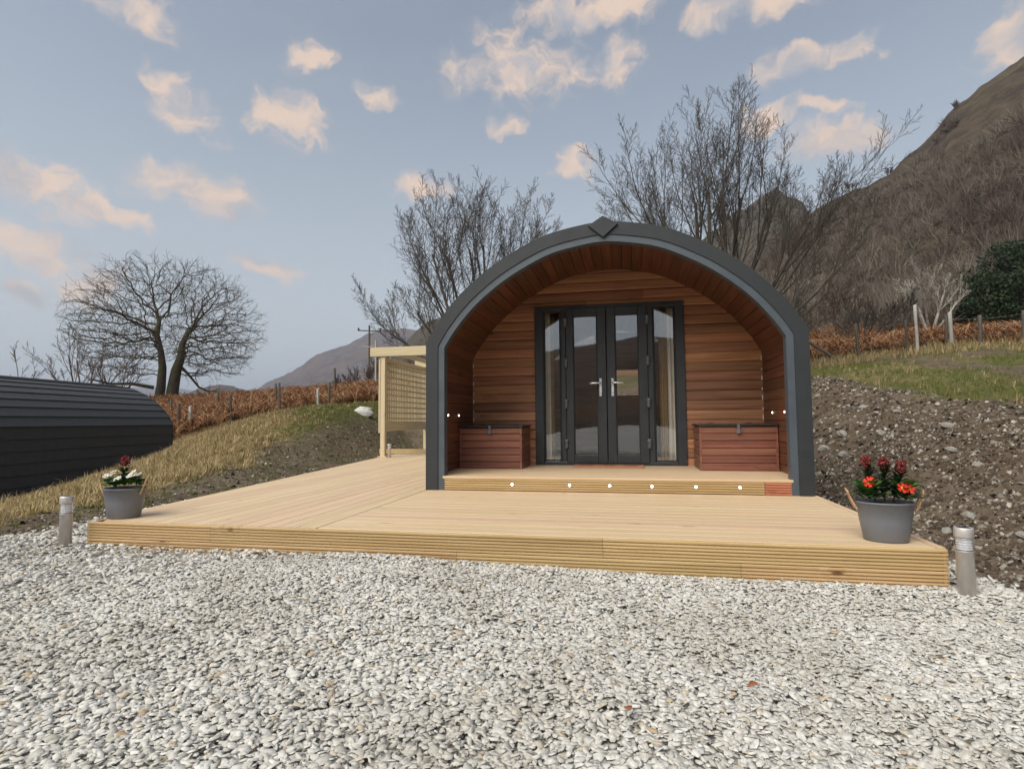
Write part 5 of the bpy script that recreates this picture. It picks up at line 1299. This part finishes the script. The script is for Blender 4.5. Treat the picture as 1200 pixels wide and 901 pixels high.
def foliage(name, leaves, m, parent):
    """leaves: (pos, yaw, pitch, L, w)"""
    V, F = [], []
    for p, yaw, pit, L, w in leaves:
        v, f = leaf_mesh(L, w); k = len(V); M = Matrix.Translation(p) @ Matrix.Rotation(yaw, 4, 'Z') @ Matrix.Rotation(-pit, 4, 'Y'); V += [tuple(M @ Vector(q)) for q in v]; F += [tuple(k + i for i in q) for q in f]
    return obj(name, mesh_from(name, V, F, True), m, parent)
def bud_head(name, c, s, parent, seed, n=70):
    r = np.random.default_rng(seed); d = unit_rows(r.normal(0, 1, (n, 3)) + [0, 0, .35]); P = np.array(c) + d * [s, s, s * 1.05] * r.uniform(.55, 1.0, (n, 1)); V, F = stones(r, P, np.full(n, s * .22), np.full(n, 1.5), 1.0, 5, .5)
    return obj(name, mesh_np(name, V, F, True), BUD, parent)
def primrose(c, s, tilt, m, parent):
    n = 5; v = [(0, 0, 0)]; f = []
    for i in range(n):
        a = 2 * math.pi * i / n
        for da, k, z in ((-.50, .55, .02), (-.42, .95, .06), (-.12, 1.02, .03), (0, .86, .05), (.12, 1.02, .03), (.42, .95, .06), (.50, .55, .02)): v.append((s * k * math.cos(a + da), s * k * math.sin(a + da), s * z * 2))
        b = 1 + i * 7; f += [(0, b, b + 1), (0, b + 1, b + 2), (0, b + 2, b + 3), (0, b + 3, b + 4), (0, b + 4, b + 5), (0, b + 5, b + 6)]
    M = Matrix.Translation(c) @ Matrix.Rotation(tilt[0], 4, 'X') @ Matrix.Rotation(tilt[1], 4, 'Y')
    o = obj('flower', mesh_from('flower', v, f), m, parent, M); obj('flower_eye', lathe([(s * .26, .001), (s * .2, s * .10), (0, s * .12)], 8), YELL, o); return o
def pot(label, x, y, rz, seed):
    t = thing('planter', label, 'planter', (x, y, 0.001), rz); t.scale = (.79, .86, 1.0)
    H, rt, rb = .232, .196, .150
    pr = [(0, .0), (rb - .01, 0), (rb, .006), (rb + (rt - rb) * .5, H * .5), (rt - .004, H - .012), (rt + .004, H - .010), (rt + .006, H - .002), (rt, H + .001), (rt - .006, H - .004), (rt - .012, H - .03), (0, H - .03)]
    me = lathe(pr, 40, 'pot'); 
    for v in me.vertices: v.co.y *= .78
    obj('bucket', me, POTG, t)
    so = lathe([(rt - .010, H - .024), (rt * .6, H - .010), (0, H - .002)], 30, 'soil')
    for v in so.vertices: v.co.y *= .77
    obj('soil', so, SOILP, t)
    return t, H, rt
def rope_handle(t, side, H, rt, lift):
    r = [(side * (rt - .004), -.035, H - .05), (side * (rt + .022), -.035, H - .01), (side * (rt + .05), -.02, H + .04 * lift + .01), (side * (rt + .062), 0, H + .055 * lift + .012), (side * (rt + .05), .02, H + .04 * lift + .01), (side * (rt + .022), .035, H - .01), (side * (rt - .004), .035, H - .05)]
    obj('rope_handle', tube_mesh(r, .0075, 8), ROPE, t)
def planter_white():
    t, H, rt = pot('slate-grey oval planter with white flowers and a dark red-budded shrub', -3.685, -2.10, math.radians(6), 1); r = random.Random(11)
    rope_handle(t, 1, H, rt, 1.4); rope_handle(t, -1, H, rt, .3)
    L = []
    for i in range(110):
        a = r.uniform(0, 6.28); k = r.uniform(.35, 1.0); L.append((Vector((rt * .82 * k * math.cos(a), rt * .62 * k * math.sin(a), H + .012 + .04 * (1 - k) + r.uniform(0, .025))), a + r.uniform(-.6, .6), r.uniform(-.1, .5), r.uniform(.06, .10), r.uniform(.022, .034)))
    foliage('leaves', L, LEAF, t)
    sh = []
    for i in range(70):
        z = r.uniform(.0, .17); a = i * 2.4; sh.append((Vector((.015 * math.cos(a) - .005, .015 * math.sin(a), H + .0 + z)), a, r.uniform(.1, .6), r.uniform(.06, .10) * (1.15 - z * 2.2), r.uniform(.010, .015)))
    s = foliage('shrub', sh, DLEAF, t); bud_head('bud_cluster', (-.004, 0, H + .205), .042, s, 3, 110)
    for i in range(11):
        sx = 1 if i < 7 else -1; c = (sx * (.115 + r.uniform(-.045, .05)), -.05 + r.uniform(-.05, .06), H + .105 + r.uniform(-.018, .025)); primrose(c, r.uniform(.026, .034), (r.uniform(.1, .7), r.uniform(-.3, .3)), PETALW, t)
    for i in range(3): primrose((-.02 + i * .035, -.13, H + .062 + .012 * i), .022, (.8, 0), PETALW, t)
planter_white()
def planter_red():
    t, H, rt = pot('slate-grey oval planter with scarlet primroses and three red bud heads', 1.722, -2.10, math.radians(-8), 2); r = random.Random(12)
    rope_handle(t, 1, H, rt, 1.0); rope_handle(t, -1, H, rt, 1.0)
    L = []
    for sx in (-.115, .12):
        for i in range(26):
            a = i * 2.4; L.append((Vector((sx + .03 * math.cos(a), -.03 + .03 * math.sin(a), H + .012 + .0025 * i)), a, .1 + i * .02, r.uniform(.085, .125), r.uniform(.028, .042)))
    foliage('leaves', L, LEAF, t)
    for k, (bx, by, h) in enumerate(((-.105, .03, .205), (.012, .02, .195), (.125, .03, .175))):
        st = obj('stem', tube_mesh([(bx * .45, by, H - .03), (bx * .8, by, H + h * .6), (bx, by, H + h)], [.006, .005, .004], 6), DLEAF, t); lv = []
        for i in range(42):
            z = r.uniform(.18, .98); a = i * 2.4 + k; lv.append((Vector((bx * (.45 + .55 * z), by, H - .03 + (h + .02) * z)), a, r.uniform(.2, .8), r.uniform(.065, .095), r.uniform(.015, .021)))
        foliage('stem_leaves', lv, DLEAF, st); bud_head('bud_cluster', (bx, by, H + h + .028), .040, st, 20 + k, 90)
    for c, tl in (((-.125, -.10, H + .115), (.85, -.1)), ((.085, -.125, H + .092), (.9, .25)), ((.135, -.115, H + .088), (.9, .1)), ((-.100, -.075, H + .125), (.7, .2))): primrose(c, .036, tl, PETALR, t)
planter_red()

# fallen leaves on the gravel
def fallen():
    r = random.Random(2); m = plain('fallen_leaf', (.30, .10, .035), .8, vary=.3); m2 = plain('dead_twig', (.10, .07, .045), .9)
    for i, (x, y, s) in enumerate(((1.42, -4.05, .030), (1.33, -4.28, .022), (1.28, -4.42, .024), (.62, -3.75, .02), (.2, -4.05, .02))):
        v, f = leaf_mesh(s * 2, s * .7, .1, .4); o = obj('fallen_leaf', mesh_from('leaf', v, f, True), m); o.location = (x, y, float(pad_z(x, y)) + .034); o.rotation_euler = (.1, .1, r.uniform(0, 6)); o.modifiers.new('t', 'SOLIDIFY').thickness = .001
        tag(o, 'small curled orange leaf lying on the pale gravel', 'leaf', 'fallen leaves on the gravel')
fallen()

# ------------------------------------------------------------------ air
def haze():
    m = bpy.data.materials.new('haze'); m.use_nodes = True; nt = NT(m.node_tree); out = nt.node('ShaderNodeOutputMaterial')
    pv = nt.node('ShaderNodeVolumePrincipled', {'Color': (.72, .80, .95, 1), 'Density': 2.2e-4, 'Anisotropy': 0.2}); nt.l.new(pv.outputs[0], out.inputs['Volume'])
    tag(obj('haze', boxes([(-9300, 9300, -9300, 9300, -60, 420)]), m), 'thin blue-grey haze filling the valley air', 'haze', kind='stuff')
haze()
